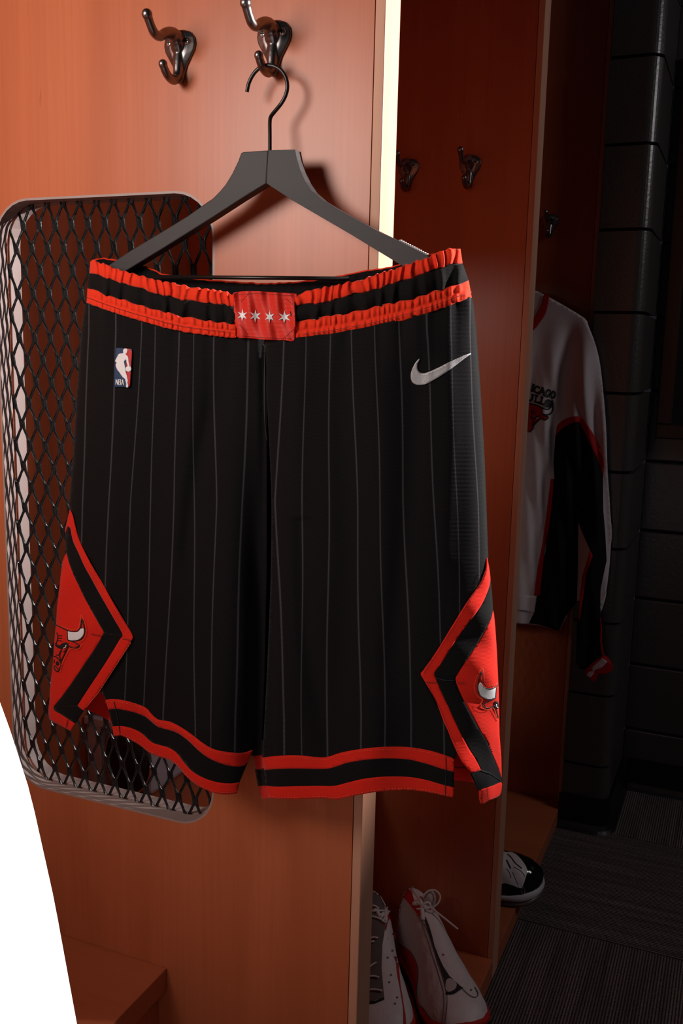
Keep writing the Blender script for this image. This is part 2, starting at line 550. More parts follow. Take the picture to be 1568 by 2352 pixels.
def panel_geo(y):
    inn = rrect(WX0, WX1, WZ0, WZ1, WR)
    n = len(inn)
    cor = [(-.0125, PH), (XB, PH), (XB, 0), (-.0125, 0)]
    V, Fc = [], []
    for yy in (y, y + T):
        for p in inn: V.append((p[0], yy, p[1]))
        for p in cor: V.append((p[0], yy, p[1]))
    q = n // 4; k = n + 4
    for s, o in ((0, 0), (1, k)):
        fs = []
        for c in range(4):
            for i in range(q - 1): fs.append((o + n + c, o + c * q + i, o + c * q + i + 1))
            nx = (c + 1) % 4
            fs.append((o + n + c, o + c * q + q - 1, o + nx * q)); fs.append((o + n + c, o + nx * q, o + n + nx))
        Fc += fs if s else [f[::-1] for f in fs]
    for i in range(n):
        Fc.append((i, (i + 1) % n, k + (i + 1) % n, k + i))
    for i in range(4):
        a, b = n + i, n + (i + 1) % 4
        Fc.append((b, a, k + a, k + b))
    return V, Fc


def ring_geo(y0, y1, off, th):
    a = rrect(WX0 - off, WX1 + off, WZ0 - off, WZ1 + off, WR + off); b = rrect(WX0 - off + th, WX1 + off - th, WZ0 - off + th, WZ1 + off - th, WR + off - th)
    n = len(a); V = [(p[0], y0, p[1]) for p in a] + [(p[0], y0, p[1]) for p in b] + [(p[0], y1, p[1]) for p in a] + [(p[0], y1, p[1]) for p in b]
    Fc = []
    for i in range(n):
        j = (i + 1) % n
        Fc += [(i, j, n + j, n + i), (2 * n + j, 2 * n + i, 3 * n + i, 3 * n + j), (n + i, n + j, 3 * n + j, 3 * n + i), (j, i, 2 * n + i, 2 * n + j)]
    return V, Fc


def mesh_geo(y):
    """expanded metal: six-sided bonds joined by slanting strands, one connected sheet"""
    px, pz, w, bh = .02585, .0575, .0078, .011
    V, Fc, idx = [], [], {}
    cx0, cz0 = -.494, 1.4565

    def node(i, j):
        if (i, j) in idx: return idx[(i, j)]
        x = cx0 + (i + (.5 if j % 2 else 0)) * px; z = cz0 - j * pz / 2
        k_ = len(V); t = .0010
        V.extend([(x - w / 2, y - t, z + bh / 2), (x, y - t, z + bh / 2 - .001), (x + w / 2, y - t, z + bh / 2),
                  (x + w / 2, y + t, z - bh / 2), (x, y + t, z - bh / 2 + .001), (x - w / 2, y + t, z - bh / 2)])
        Fc.append((k_, k_ + 1, k_ + 4, k_ + 5)[::-1]); Fc.append((k_ + 1, k_ + 2, k_ + 3, k_ + 4)[::-1])
        idx[(i, j)] = k_; return k_
    for j in range(-1, 30):
        for i in range(-3, 14):
            x = cx0 + (i + (.5 if j % 2 else 0)) * px; z = cz0 - j * pz / 2
            if not (WX0 - .012 < x < WX1 + .012 and WZ0 - .016 < z < WZ1 + .016): continue
            a = node(i, j)
            for di in (0, 1):
                ii = i + di - (0 if j % 2 else 1)
                x2 = cx0 + (ii + (.5 if (j + 1) % 2 else 0)) * px; z2 = z - pz / 2
                if not (WX0 - .018 < x2 < WX1 + .018 and WZ0 - .03 < z2): continue
                b = node(ii, j + 1)
                if x2 < x: Fc.append((a + 5, a + 4, b + 2, b + 1))
                else: Fc.append((a + 4, a + 3, b + 1, b + 0))
    return V, Fc


def locker(bay_y0, div_y, label, group):
    r = empty('wooden_locker', (-.36, div_y, 0), label, 'locker', group)
    mesh('side_panel', *panel_geo(div_y), M_PANEL, r, sm=False)
    box('edge_strip', (-.0118, div_y, 0), (0, div_y + T, PH), M_EDGE, r, bevel=.0012, label='pale solid wood front edge')
    mesh('window_lining', *ring_geo(div_y, div_y + T / 2 - .0022, 0, .0028), M_LINING, r, sm=False)
    mesh('window_lining', *ring_geo(div_y + T / 2 + .0022, div_y + T, 0, .0028), M_LINING, r, sm=False)
    o = mesh('expanded_metal_mesh', *mesh_geo(div_y + T / 2), M_MESH, r, sm=False, label='black expanded metal mesh across the window')
    s = o.modifiers.new('thickness', 'SOLIDIFY'); s.thickness = .0028; s.offset = 0
    box('back_panel', (XB - .018, bay_y0, 0), (XB, div_y + T, PH), M_PANEL, r)
    box('floor_board', (XB, bay_y0, .0), (.0, div_y - .0005, .047), M_BOARD, r, bevel=.0015)
    box('seat_board', (XB, bay_y0, .405), (-.28, div_y - .0005, .439), M_BOARD, r, bevel=.0012)
    box('seat_front', (-.312, bay_y0, .047), (-.294, div_y - .0005, .405), M_PANEL, r)
    return r


Y2, Y3 = Y1 + PITCH, Y1 + 2 * PITCH
locker(.30, Y1, 'nearest wooden locker, its divider holding the coat hanger with shorts and a black mesh window', 'row of wooden lockers')
locker(Y1 + T, Y2, 'middle wooden locker with white and red shoes on its floor board', 'row of wooden lockers')
locker(Y2 + T, Y3, 'farthest wooden locker with the white jacket, next to the block wall', 'row of wooden lockers')

# ------------------------------------------------------------------ coat hooks
HZ = 1.621


def build_hook(x, y, z, label):
    r = empty('coat_hook', (x, y, z), label, 'hook', 'double coat hooks on the locker dividers')
    bm = bmesh.new()

    def add(V, Fc):
        vs = [bm.verts.new(v) for v in V]
        for f in Fc: bm.faces.new([vs[i] for i in f])
    # teardrop back plate
    out = []
    for zz, ww in ((.0138, 0), (.0134, .007), (.0108, .0145), (.005, .0198), (-.002, .0212), (-.009, .0195), (-.017, .0145), (-.025, .0095), (-.033, .0068), (-.040, .0055), (-.044, .003)):
        out.append((ww, zz))
    loop = [(p[0], p[1]) for p in out] + [(-p[0], p[1]) for p in out[::-1] if p[0] > 0]
    n = len(loop)
    V = [(p[0], -.0005, p[1]) for p in loop] + [(p[0] * .98, -.0032, p[1]) for p in loop] + [(p[0] * .55, -.0062, p[1] * .9) for p in loop] + [(0, -.0068, -.01)]
    Fc = [tuple(range(n))]
    for q in range(2):
        for i in range(n): Fc.append((q * n + i, q * n + n + i, q * n + n + (i + 1) % n, q * n + (i + 1) % n))
    for i in range(n): Fc.append((2 * n + i, 3 * n, 2 * n + (i + 1) % n))
    add(V, Fc)
    up = smooth([(0, -.0005, -.016), (0, -.0035, -.006), (0, -.0085, .002), (0, -.018, .0056), (0, -.031, .002), (0, -.043, -.0045), (0, -.053, -.004), (0, -.060, .002), (0, -.0665, .0105)], 5)
    nu = len(up)
    add(*tube(up, [float(np.interp(i / (nu - 1), [0, .12, .25, .4, .55, .9, 1], [.005, .0082, .0092, .0068, .0056, .0048, .0052])) for i in range(nu)], 12))
    add(*sphere((0, -.0668, .011), .0060))
    lo = smooth([(0, -.0015, -.004), (0, -.0040, -.016), (0, -.0055, -.026), (0, -.007, -.036), (0, -.0125, -.0425), (0, -.0205, -.0435), (0, -.028, -.041), (0, -.0335, -.0365), (0, -.0365, -.0325)], 5)
    nl = len(lo)
    add(*tube(lo, [float(np.interp(i / (nl - 1), [0, .2, .5, 1], [.0055, .006, .0053, .0044])) for i in range(nl)], 12))
    add(*sphere((0, -.0368, -.0318), .0052))
    bmesh.ops.recalc_face_normals(bm, faces=bm.faces)
    me = bpy.data.meshes.new('hook_body'); bm.to_mesh(me); bm.free()
    tmp = bpy.data.objects.new('tmp', me); COL.objects.link(tmp)
    rm = tmp.modifiers.new('r', 'REMESH'); rm.mode = 'VOXEL'; rm.voxel_size = .0008
    sm_ = tmp.modifiers.new('s', 'SMOOTH'); sm_.iterations = 6; sm_.factor = .5
    dg = bpy.context.evaluated_depsgraph_get()
    me2 = bpy.data.meshes.new_from_object(tmp.evaluated_get(dg))
    bpy.data.objects.remove(tmp); me2.name = 'hook_body'
    me2.materials.clear(); me2.materials.append(M_NICKEL)
    me2.polygons.foreach_set('use_smooth', [True] * len(me2.polygons))
    b = bpy.data.objects.new('hook_body', me2); COL.objects.link(b); b.parent = r
    for sx in (-1, 1):
        V, Fc = [], []
        c = np.array([x + sx * .0118, y, z])
        for rr, dd in ((.0042, -.003), (.0042, -.0060), (.0034, -.0072), (.0012, -.0074)):
            for q in range(14):
                a = 2 * math.pi * q / 14; V.append((c[0] + rr * math.cos(a), c[1] + dd, c[2] + rr * math.sin(a)))
        for q in range(3):
            for i in range(14): Fc.append((q * 14 + i, q * 14 + (i + 1) % 14, q * 14 + 14 + (i + 1) % 14, q * 14 + 14 + i))
        Fc.append(tuple(range(42, 56)))
        s = mesh('screw', V, Fc, M_SCREW, r)
        w = .0007; l = .0023; d0, d1 = -.0070, -.00765
        cr = []
        for (ax, az) in ((l, w), (w, l)):
            cr.append(([(c[0] - ax, c[1] + d1, c[2] - az), (c[0] + ax, c[1] + d1, c[2] - az), (c[0] + ax, c[1] + d1, c[2] + az), (c[0] - ax, c[1] + d1, c[2] + az),
                        (c[0] - ax, c[1] + d0, c[2] - az), (c[0] + ax, c[1] + d0, c[2] - az), (c[0] + ax, c[1] + d0, c[2] + az), (c[0] - ax, c[1] + d0, c[2] + az)],
                       [(0, 1, 2, 3), (0, 4, 5, 1), (1, 5, 6, 2), (2, 6, 7, 3), (3, 7, 4, 0)]))
        mesh('screw_recess_shade', *join(cr), M_HOLE, s, sm=False)  # black cross laid on the head, standing in for shade inside the recess
    return r


def copy_tree(o, parent=None):
    c = o.copy(); COL.objects.link(c)
    if parent: c.parent = parent
    for ch in list(o.children): copy_tree(ch, c)
    return c


h0 = build_hook(-.251, Y1, HZ, 'empty double coat hook left of the one carrying the hanger')
for (x, y, z, lab) in ((-.130, Y1, HZ - .002, 'double coat hook that carries the black hanger'),
                       (-.242, Y2, HZ, 'left hook on the middle divider, half hidden by the near divider edge'),
                       (-.123, Y2, HZ, 'right hook on the middle divider, fully in view'),
                       (-.125, Y3, HZ - .001, 'dim hook on the farthest divider above the white jacket'),
                       (-.245, Y3, HZ, 'hidden hook behind the middle divider from which the jacket hangs')):
    c = copy_tree(h0); c.location = (x, y, z); c['label'] = lab

# ================================================================== hanger
HY = .957
hg = empty('coat_hanger', (-.114, HY, 1.33), 'black wooden coat hanger with wire hook, holding the basketball shorts', 'hanger')
outl = [(552.8, 351.4), (558, 348.8), (616, 345), (677.6, 343.2), (682, 366), (690, 392), (701, 417), (716, 439), (740, 460), (790, 489), (860, 527), (905, 549), (985, 590), (1015, 606), (1010, 640), (985, 640),
        (920, 608.6), (808, 540), (670.7, 460), (611.4, 421), (550.5, 459), (489, 499), (380, 567), (292, 620.6), (245, 647), (215, 640), (222, 624),
        (248.7, 609), (300, 575), (380, 526.8), (430, 496), (469.5, 468), (488, 455.6), (504, 439.5), (517, 424), (532, 399.6), (546, 370.5)]


def slab(name, outline, yfront, depth, m, parent, step=30, bev=.0013, split=None):
    d = dense(outline, step); n = len(d)
    pts, tris = triangulate(outline, step)
    Fr = [at_y(p[0], p[1], yfront) for p in pts]
    k = len(pts)
    V = Fr + [(v[0], v[1] + depth, v[2]) for v in Fr]
    Fc = list(tris) + [tuple(i + k for i in t)[::-1] for t in tris]
    # rim
    cnt = {}
    for t in tris:
        for i in range(len(t)):
            e = (t[i], t[(i + 1) % len(t)])
            cnt[e] = 1
    for (a, b) in list(cnt):
        if (b, a) not in cnt: Fc.append((b, a, a + k, b + k))
    return mesh(name, V, Fc, m, parent, sm=False, bevel=bev)


i0 = 2; ia = 19
left = [outl[i0]] + [outl[ia]] + outl[ia + 1:] + outl[:i0]
right = outl[i0:ia + 1]
slab('hanger_arm', [(616, 345)] + [(611.4, 421)] + outl[20:] + outl[:2], HY, .0145, M_HANGER, hg)
slab('hanger_arm', [(616.1, 345)] + outl[3:19] + [(611.5, 421)], HY, .0145, M_HANGER, hg)
# trouser bar
a = at_y(345, 635.5, HY + .006); b = at_y(800, 640, HY + .006)
mesh('trouser_bar', *tube([a, b], .0022, 12), M_WIRE, hg)
# wire hook
pts = smooth([(567, 211), (571, 192), (580, 173), (592, 159), (606, 151), (622, 150.5), (638, 156), (650, 167), (658, 184), (659.5, 204), (654, 223), (644, 240), (630, 257), (622, 268), (619.5, 280), (619.5, 310), (619.5, 352)], 5)
mesh('wire_hook', *tube([at_y(p[0], p[1], .9735 if i < 55 else .9735 - (i - 55) / 25 * .009) for i, p in enumerate(pts)], .0021, 12), M_WIRE, hg)
teeth = []
for i in range(13):
    t = i / 12; u = 917 + t * 60; v = 552.5 + t * 31
    p = at_y(u, v, HY + .001); q = at_y(u + 5.5, v + .5, HY + .001)
    teeth.append(tube([p + np.array([0, 0, .0002]), q + np.array([0, .001, .0002])], .0009, 6))
o = mesh('grip_strip', *join(teeth), M_GRIP, hg, label='ribbed pale non-slip strip'); o['kind'] = 'stuff'

# ================================================================== shorts
SY, SB = .950, .034
sh = empty('basketball_shorts', (-.12, SY, .80), 'black pinstriped basketball shorts with red and black trim, hung from the black hanger', 'shorts')
_ys = np.array([560, 600, 690, 760, 900, 1050, 1180, 1270, 1330, 1400, 1530, 1640, 1700, 1780, 1850.])
_xl = np.array([212, 209, 198, 188, 178, 169, 158, 147, 137, 128, 119, 111, 110, 110, 110.])
_xr = np.array([1058, 1062, 1085, 1092, 1102, 1111, 1116, 1119, 1126, 1132, 1142, 1147, 1150, 1153, 1154.])


def xl(v): return float(np.interp(v, _ys, _xl)) - 1.5


def xr(v): return float(np.interp(v, _ys, _xr)) + 1.5


RP = [(random.uniform(-1, 1), random.uniform(.8, 1.2)) for _ in range(40)]


def gauss(x, s): return math.exp(-(x / s) ** 2)


def sstep(a, b, x):
    t = min(1, max(0, (x - a) / (b - a))); return t * t * (3 - 2 * t)


def waist_line(u):                                          # lower edge of the waistband in the picture
    return float(np.interp(u, [199, 285, 378, 480, 600, 674, 757, 843, 939, 1018, 1082], [695, 726, 753, 770, 779, 782, 773, 757, 733, 707, 683]))


FOLD = [  # (polyline of x by y, width, depth): soft hanging folds
    ([(800, 505), (900, 500), (1050, 460), (1250, 430)], 26, .0045), ([(800, 433), (950, 437), (1150, 410), (1350, 395)], 24, -.003),
    ([(800, 540), (1000, 530), (1300, 520), (1650, 505)], 30, -.0035), ([(800, 690), (1000, 672), (1250, 668), (1600, 680)], 28, -.003),
    ([(800, 770), (1000, 785), (1300, 800), (1700, 770)], 32, .004), ([(800, 850), (1000, 870), (1300, 880), (1700, 860)], 34, -.0035),
    ([(760, 960), (1000, 950), (1200, 935), (1500, 900)], 34, .004), ([(800, 360), (1000, 362), (1300, 345), (1640, 330)], 30, .003),
    ([(800, 280), (1000, 275), (1300, 262)], 26, -.0025), ([(1250, 690), (1450, 700), (1700, 745)], 22, .004), ([(760, 1030), (1000, 1035), (1250, 1020)], 22, -.002)]


def gather(u):
    return (math.sin(u * .155 + .4) + .7 * math.sin(u * .098 + 2) + .6 * math.sin(u * .232 + 1.1) + .35 * math.sin(u * .41)) / 2.2


def prof_d(s, v):
    if s < 0: return SB * math.sqrt(max(0, 1 - abs(s) ** 4.0))
    k_ = sstep(700, 800, v); b = SB + .014 * k_ * s ** .5; e = 4.0 - 1.0 * k_
    return b * math.sqrt(max(0, 1 - s ** e)) + (SB - b) * (1 - s) ** 2 * 0


def shorts_y(u, v):
    a, b = xl(v), xr(v)
    s = max(-1, min(1, (u - a) / (b - a) * 2 - 1))
    y = SY - prof_d(s, v)
    # the middle sinks back between the legs
    g = sstep(900, 1350, v)
    cx_ = float(np.interp(v, [900, 1300, 1750], [606, 596, 588]))
    y += .020 * g * gauss(u - cx_, 34) + .004 * (1 - g) * gauss(u - 606, 8)
    wl = waist_line(u)
    k = math.exp(-max(0, v - wl) / 120)
    if v > wl - 4: y += .0020 * k * gather(u * .62)
    fd = sstep(760, 900, v)
    for line, w, d in FOLD:
        if v < line[0][0] - 60: continue
        x = float(np.interp(v, [p[0] for p in line], [p[1] for p in line]))
        y += d * gauss(u - x, w) * fd * (1 - sstep(line[-1][0], line[-1][0] + 120, v))
    # lower hem waves
    h = sstep(1450, 1760, v)
    y += h * (.012 * math.sin((u - 250) / 150 * 3.14) * gauss(u - 420, 190) + .006 * math.sin((u - 640) / 130 * 3.14) * gauss(u - 820, 200))
    return y


def S(off=0.0):
    return lambda u, v: at_y(u, v, shorts_y(u, v) - off)


# pinstripes: picture x of each stripe at four heights
PIN_Y = [760, 1150, 1650]
PIN = [(205, 188, 180), (268, 250, 232), (326, 301, 285), (354, 347, 330), (412, 400, 375), (443, 445, 448), (488, 496, 482), (574, 556, 538),
       (653, 633, 655), (702, 694, 692), (757, 755, 750), (808, 820, 828), (862, 872, 884), (918, 926, 945), (980, 997, 1020), (1034, 1049, 1062), (1078, 1096, 1110)]


def pin_uv(u, v):
    u = u + 3.2 * gather(u * .8 + 3) * math.exp(-max(0, v - waist_line(u)) / 90) + 1.5 * math.sin(v * .012 + u * .02)
    xs = [float(np.interp(v, PIN_Y, p)) for p in PIN]
    if u < xs[0]: return (-(xs[0] - u) / 50.0, v / 100)
    if u > xs[-1]: return (len(xs) - 1 + (u - xs[-1]) / 50.0, v / 100)
    return (float(np.interp(u, xs, range(len(xs)))), v / 100)


wl_l = [(u, waist_line(u) - 6) for u in range(200, 611, 14)]
wl_r = [(u, waist_line(u) - 6) for u in range(611, 1083, 14)]
HL_TOP = [(209, 1610), (226, 1588), (240, 1600), (242, 1608), (259, 1606), (292, 1611), (332, 1625), (347, 1640), (362, 1653), (388.5, 1658), (415, 1671), (441.6, 1689), (468, 1709), (491, 1721.5), (524.5, 1728.5), (557.7, 1730), (581, 1722.5)]
left_leg = wl_l + [(612, 900), (612, 1300), (606, 1560), (600, 1722), (581, 1726)] + [(p[0], p[1] + 3) for p in HL_TOP[3:-1][::-1]] + [(240, 1600), (228, 1584), (261, 1532), (299, 1472), (302, 1462), (270, 1404), (230, 1335), (196, 1278), (172, 1215), (160, 1172)] + \
    [(xl(v), v) for v in range(1165, 695, -20)]


def S_left(u, v):
    y = shorts_y(u, v) + .012 * sstep(1200, 1500, v) * sstep(560, 606, u) - .001 * 0
    return at_y(u, v, y)


patch('leg', left_leg, S_left, M_BLACK, sh, 6, uvf=pin_uv, label='left leg in the picture, black with grey pinstripes')
R_EDGE = [(612, 900), (617, 1000), (623, 1150), (622, 1300), (618, 1420), (613, 1540), (607, 1660), (602, 1742)]
HR_TOP = [(602, 1740), (644, 1736), (686, 1735.6), (720, 1739), (749.4, 1739), (779, 1729.7), (812.5, 1723), (854.6, 1718), (896.7, 1715.8), (939, 1717), (981, 1723.4), (1014.6, 1732.6), (1042, 1743)]
right_leg = wl_r + [(1083, 684)] + [(xr(v), v) for v in range(700, 1282, 18)] + [(1116, 1312), (1100, 1346), (1069, 1390), (1030, 1453), (991, 1514), (967, 1548), (980, 1573), (1008, 1628), (1028, 1676), (1050, 1727), (1042, 1748)] + \
    [(p[0], p[1] + 3) for p in HR_TOP[::-1]] + smooth(R_EDGE, 4)[::-1]
patch('leg', right_leg, S(.0012), M_BLACK, sh, 6, uvf=pin_uv, label='right leg in the picture, black with grey pinstripes')
# centre seam
mesh('centre_seam', *stroke_geo(smooth([(610, 786), (607, 850), (607, 950), (612, 1010)], 4), 2, S(.0016)), M_LOGO, sh)

# ---- hems
HL1 = [(249, 1630), (272.5, 1629), (305.6, 1635.6), (332, 1645.6), (345.4, 1656), (362, 1669.4), (385, 1676), (408.4, 1684.4), (431.6, 1701), (458, 1726), (481.4, 1742.4), (508, 1754), (534.4, 1760), (557.6, 1759), (570, 1749)]
HL2 = [(258.5, 1668.8), (279, 1667.8), (302.3, 1672.8), (325.5, 1684.4), (347, 1704), (365.3, 1711), (385, 1716.5), (405, 1729), (423, 1752), (441.6, 1772), (468, 1787), (498, 1796.5), (527.8, 1799.4), (550, 1797)]
HL3 = [(261, 1691.7), (279, 1690.3), (299, 1699.3), (322, 1712.6), (343.7, 1729.8), (362, 1737.4), (388.5, 1745.7), (408.4, 1760.6), (425, 1780.5), (445, 1798.8), (468, 1812), (494.6, 1822), (521, 1825), (544.4, 1822)]
HLT = HL_TOP[3:]
HR1 = [(606, 1769), (644, 1766), (686, 1765.4), (745, 1766), (770.5, 1761), (796, 1752.4), (833.6, 1746), (888, 1742), (939, 1745), (981, 1755), (1014.6, 1766), (1042, 1773)]
HR2 = [(611, 1805), (636, 1807), (678, 1806), (728, 1805), (766, 1805), (796, 1798), (833.6, 1789), (880, 1784), (930, 1784), (972.5, 1790), (1014.6, 1802), (1042, 1809)]
HR3 = [(617, 1833), (661, 1836), (703, 1835), (745, 1833.6), (770, 1837), (796, 1831.5), (829, 1825), (871.5, 1818), (922, 1814.7), (964, 1817), (998, 1823), (1023, 1828.6), (1041, 1832)]
for (aa, bb, mm, nm) in ((HLT, HL1, M_RED, 'red upper hem band'), (HL1, HL2, M_BLACKP, 'black middle hem band'), (HL2, HL3, M_RED, 'red lower hem band'),
                         (HR_TOP, HR1, M_RED, 'red upper hem band'), (HR1, HR2, M_BLACKP, 'black middle hem band'), (HR2, HR3, M_RED, 'red lower hem band')):
    patch('hem_band', smooth(aa, 4) + smooth(bb, 4)[::-1], S(.0022), mm, sh, 7, label=nm)


def off(line, dy): return [(p[0], p[1] + dy) for p in line]


HT = (smooth(HLT[:-1], 4), smooth(HL3, 4), smooth(HR_TOP, 4), smooth(HR3, 4))
stitch('hem_stitching', [off(HT[0], 5), off(HT[2], 5)], S(.003), M_STITCH, sh, 3, 3, 1.0)
stitch('hem_stitching', [off(HT[1], -4), off(HT[3], -4)], S(.003), M_STITCH, sh, 4, 3, 1.2)
for l in ([(261, 1610), (268, 1640), (273, 1668), (276, 1690)], [(1023, 1737), (1024, 1768), (1022, 1806), (1022, 1829)]): mesh('hem_seam', *stroke_geo(l, 1.5, S(.003)), M_HOLE, sh)


# the inside of the right leg turning away at the crotch
def S_in(u, v): return at_y(u, v, shorts_y(min(u, 620), v) + .004 + (612 - u) * .0006)


for pl, mm in (([(578, 1700), (608, 1700), (608, 1742), (604, 1737), (580, 1736)], M_BLACKP), ([(580, 1736), (606, 1733), (608, 1768), (587, 1767)], M_RED), ([(585, 1767), (608, 1764), (613, 1806), (592, 1805)], M_BLACKP), ([(593, 1805), (613, 1804), (619, 1833), (599, 1836)], M_RED)):
    patch('leg_lining', pl, S_in, mm, sh, 6)


# ---- back half of the garment
def B_y(u, v):
    a, b = xl(v) + 1, xr(v) - 1
    s = max(-1, min(1, (u - a) / (b - a) * 2 - 1))
    return SY + (SB - .004) * math.sqrt(max(0, 1 - abs(s) ** 3.5)) - .003


def BS(u, v): return at_y(u, v, B_y(u, v))


back = [(xl(700) + 6, 690)] + [(xl(v) + 5, v) for v in range(720, 1560, 40)] + [(196, 1600), (240, 1640), (300, 1660), (420, 1720), (520, 1778), (566, 1738), (600, 1730), (640, 1770), (800, 1760), (1040, 1758), (1085, 1765)] + [(xr(v) - 5 - 55 * sstep(1350, 1500, v), v) for v in range(1760, 700, -40)] + [(xr(700) - 8, 690), (800, 745), (620, 765), (400, 735)]
patch('back_panel', back, BS, M_BLACKP, sh, 14)
patch('back_hem', [(186, 1560), (245, 1560), (262, 1690), (254, 1657), (229, 1643), (196, 1629)], lambda u, v: at_y(u, v, B_y(u, v) - .02), M_RED, sh, 8, label='red inside of the back hem at the left slit')
patch('back_hem', [(1030, 1715), (1100, 1700), (1104, 1800), (1062, 1794), (1030, 1791)], lambda u, v: at_y(u, v, B_y(u, v) - .012), M_RED, sh, 8, label='red inside of the back hem at the right slit')
mesh('back_hem_seam', *stroke_geo([(1040, 1763), (1090, 1765)], 2.5, lambda u, v: at_y(u, v, B_y(u, v) - .0128)), M_STITCHD, sh)

# ---- waistband
WT = [(207, 600), (211, 597), (240.6, 606), (266, 617), (307.6, 628.6), (336, 636.5), (358.6, 643.5), (400, 650), (435, 659), (483, 664), (515, 669), (538, 677), (610, 680), (676, 683), (684, 677), (712.5, 666), (747.5, 659), (773, 655), (798.6, 648), (827, 644), (853, 634), (881.5, 624), (907, 618), (932.5, 608), (961, 598), (983.5, 591), (1009, 578), (1034.5, 570), (1057, 573)]
W1 = [(205, 627), (244, 638), (285, 652.5), (314, 659), (352, 673), (387, 681), (416, 687.5), (444.7, 692), (483, 697), (511.6, 700), (535.6, 703.5), (610, 706), (679, 702.6), (709, 698), (747.5, 695), (773, 686.7), (798.6, 678.7), (837, 670.7), (865.5, 664), (894, 653), (923, 645), (955, 635.7), (980, 625), (1012, 615), (1034.5, 607), (1062, 603)]
W2 = [(200.7, 660), (244, 678), (295, 692), (333, 705), (371, 714), (400, 722.6), (435, 729), (473, 736), (511.6, 741), (538.7, 743), (610, 745), (679, 740), (709, 734.5), (747.5, 726.5), (786, 721), (811, 717), (849.6, 707.4), (891, 697), (932.5, 690), (964, 680), (1002.7, 667), (1034.5, 658), (1060, 649), (1076, 645)]
W3 = [(198.5, 695.5), (237.4, 710), (285, 726), (333, 740), (378, 753), (429, 764), (480, 770.5), (518, 775), (543.5, 777), (610, 781), (674, 782), (712.5, 777.6), (757, 772.8), (801.8, 764), (843, 757), (891, 745.7), (939, 733), (980, 720), (1018.6, 707.4), (1057, 692), (1083, 683.5)]


def band_y(u, v):
    a, b = xl(v), xr(v)
    s = max(-1, min(1, (u - a) / (b - a) * 2 - 1))
    return SY - (SB + .0022) * math.sqrt(max(0, 1 - abs(s) ** 4.2))


def lineat(L, t):
    """point on polyline at horizontal fraction t"""
    X = [p[0] for p in L]; x = X[0] + (X[-1] - X[0]) * t
    return x, float(np.interp(x, X, [p[1] for p in L]))


def ruff(u, k=1.0, q=0.0):
    w = (u + 6 * math.sin(u * .05) + 4 * math.sin(u * .021) + 3.0 * math.sin(q * 2.6 + u * .04)) * k
    a = .55 + .45 * math.sin(u * .033 + 1.3)
    r = .6 * math.sin(w * .40) + .45 * a * math.sin(w * .25 + 1.0) + .22 * math.sin(w * .71 + .5)
    return r


def band(nm, top, bot, mm, amp_f, wob, rows, lab, bulge=.002, gap=True, both=True):
    N = 560
    for lo, hi in ((0, .388), (.536, 1.0)):
        n = int(N * (hi - lo))
        V, Fc = [], []
        for j in range(rows + 1):
            q = j / rows
            for i in range(n + 1):
                t = lo + (hi - lo) * i / n
                a = np.array(lineat(top, t)); b = np.array(lineat(bot, t))
                w0, w1 = wob
                a[1] += w0 * (ruff(a[0], .8) if top is WT else ruff(a[0], .42))
                b[1] += w1 * ruff(b[0], .42 if bot is not W3 else 1)
                p = a + (b - a) * q
                if top is WT: r_ = ruff(p[0], .85, q) * (1 - .35 * q)
                elif top is W2:                              # two shirred rows pinched at the stitching between them
                    r_ = ruff(p[0], 1.15, 1 if q > .52 else 0) * abs(math.sin(math.pi * min(1, q / .52) if q < .52 else math.pi * (q - .52) / .48)) ** .6
                else: r_ = .9 * ruff(p[0], .42, q)
                amp = amp_f(q)
                puff = abs(math.sin(math.pi * q / .52)) if top is W2 else math.sin(math.pi * q)
                y = band_y(p[0], p[1]) - bulge * puff - amp * r_
                V.append(at_y(p[0], p[1], y))
        for j in range(rows):
            for i in range(n):
                a = j * (n + 1) + i
                Fc.append((a, a + n + 1, a + n + 2, a + 1))
        mesh(nm, V, Fc, mm, sh, solid=.0015, label=lab)


band('waistband_ruffle', WT, W1, M_RED2, lambda q: .0024, (2.4, 2.2), 10, 'gathered orange-red upper edge of the waistband')
band('waistband_stripe', W1, W2, M_BLACKP, lambda q: .0026, (2.2, 2.2), 9, 'black middle stripe of the waistband', .003)
band('waistband_elastic', W2, W3, M_RED2, lambda q: .0013, (2.2, .8), 16, 'gathered orange-red lower band of the waistband', .0018)
for lo_, hi_ in ((0, 540), (680, 1200)): mesh('waistband_seam', *stroke_geo([p for p in smooth(off(W3, -13), 3) if lo_ < p[0] < hi_], 1.2, lambda u, v: at_y(u, v, band_y(u, v) - .0044)), M_STITCHD, sh)


# centre patch with four stars
def P_y(u, v):
    y = band_y(u, v) - .0035
    t = (v - 670) / 110
    y += .0018 * math.sin((u - 540 - 26 * t) * .19 + .6 * math.sin(t * 3)) * (1 - .45 * t) + .0012 * math.sin((u + v * .3) * .11)
    return y


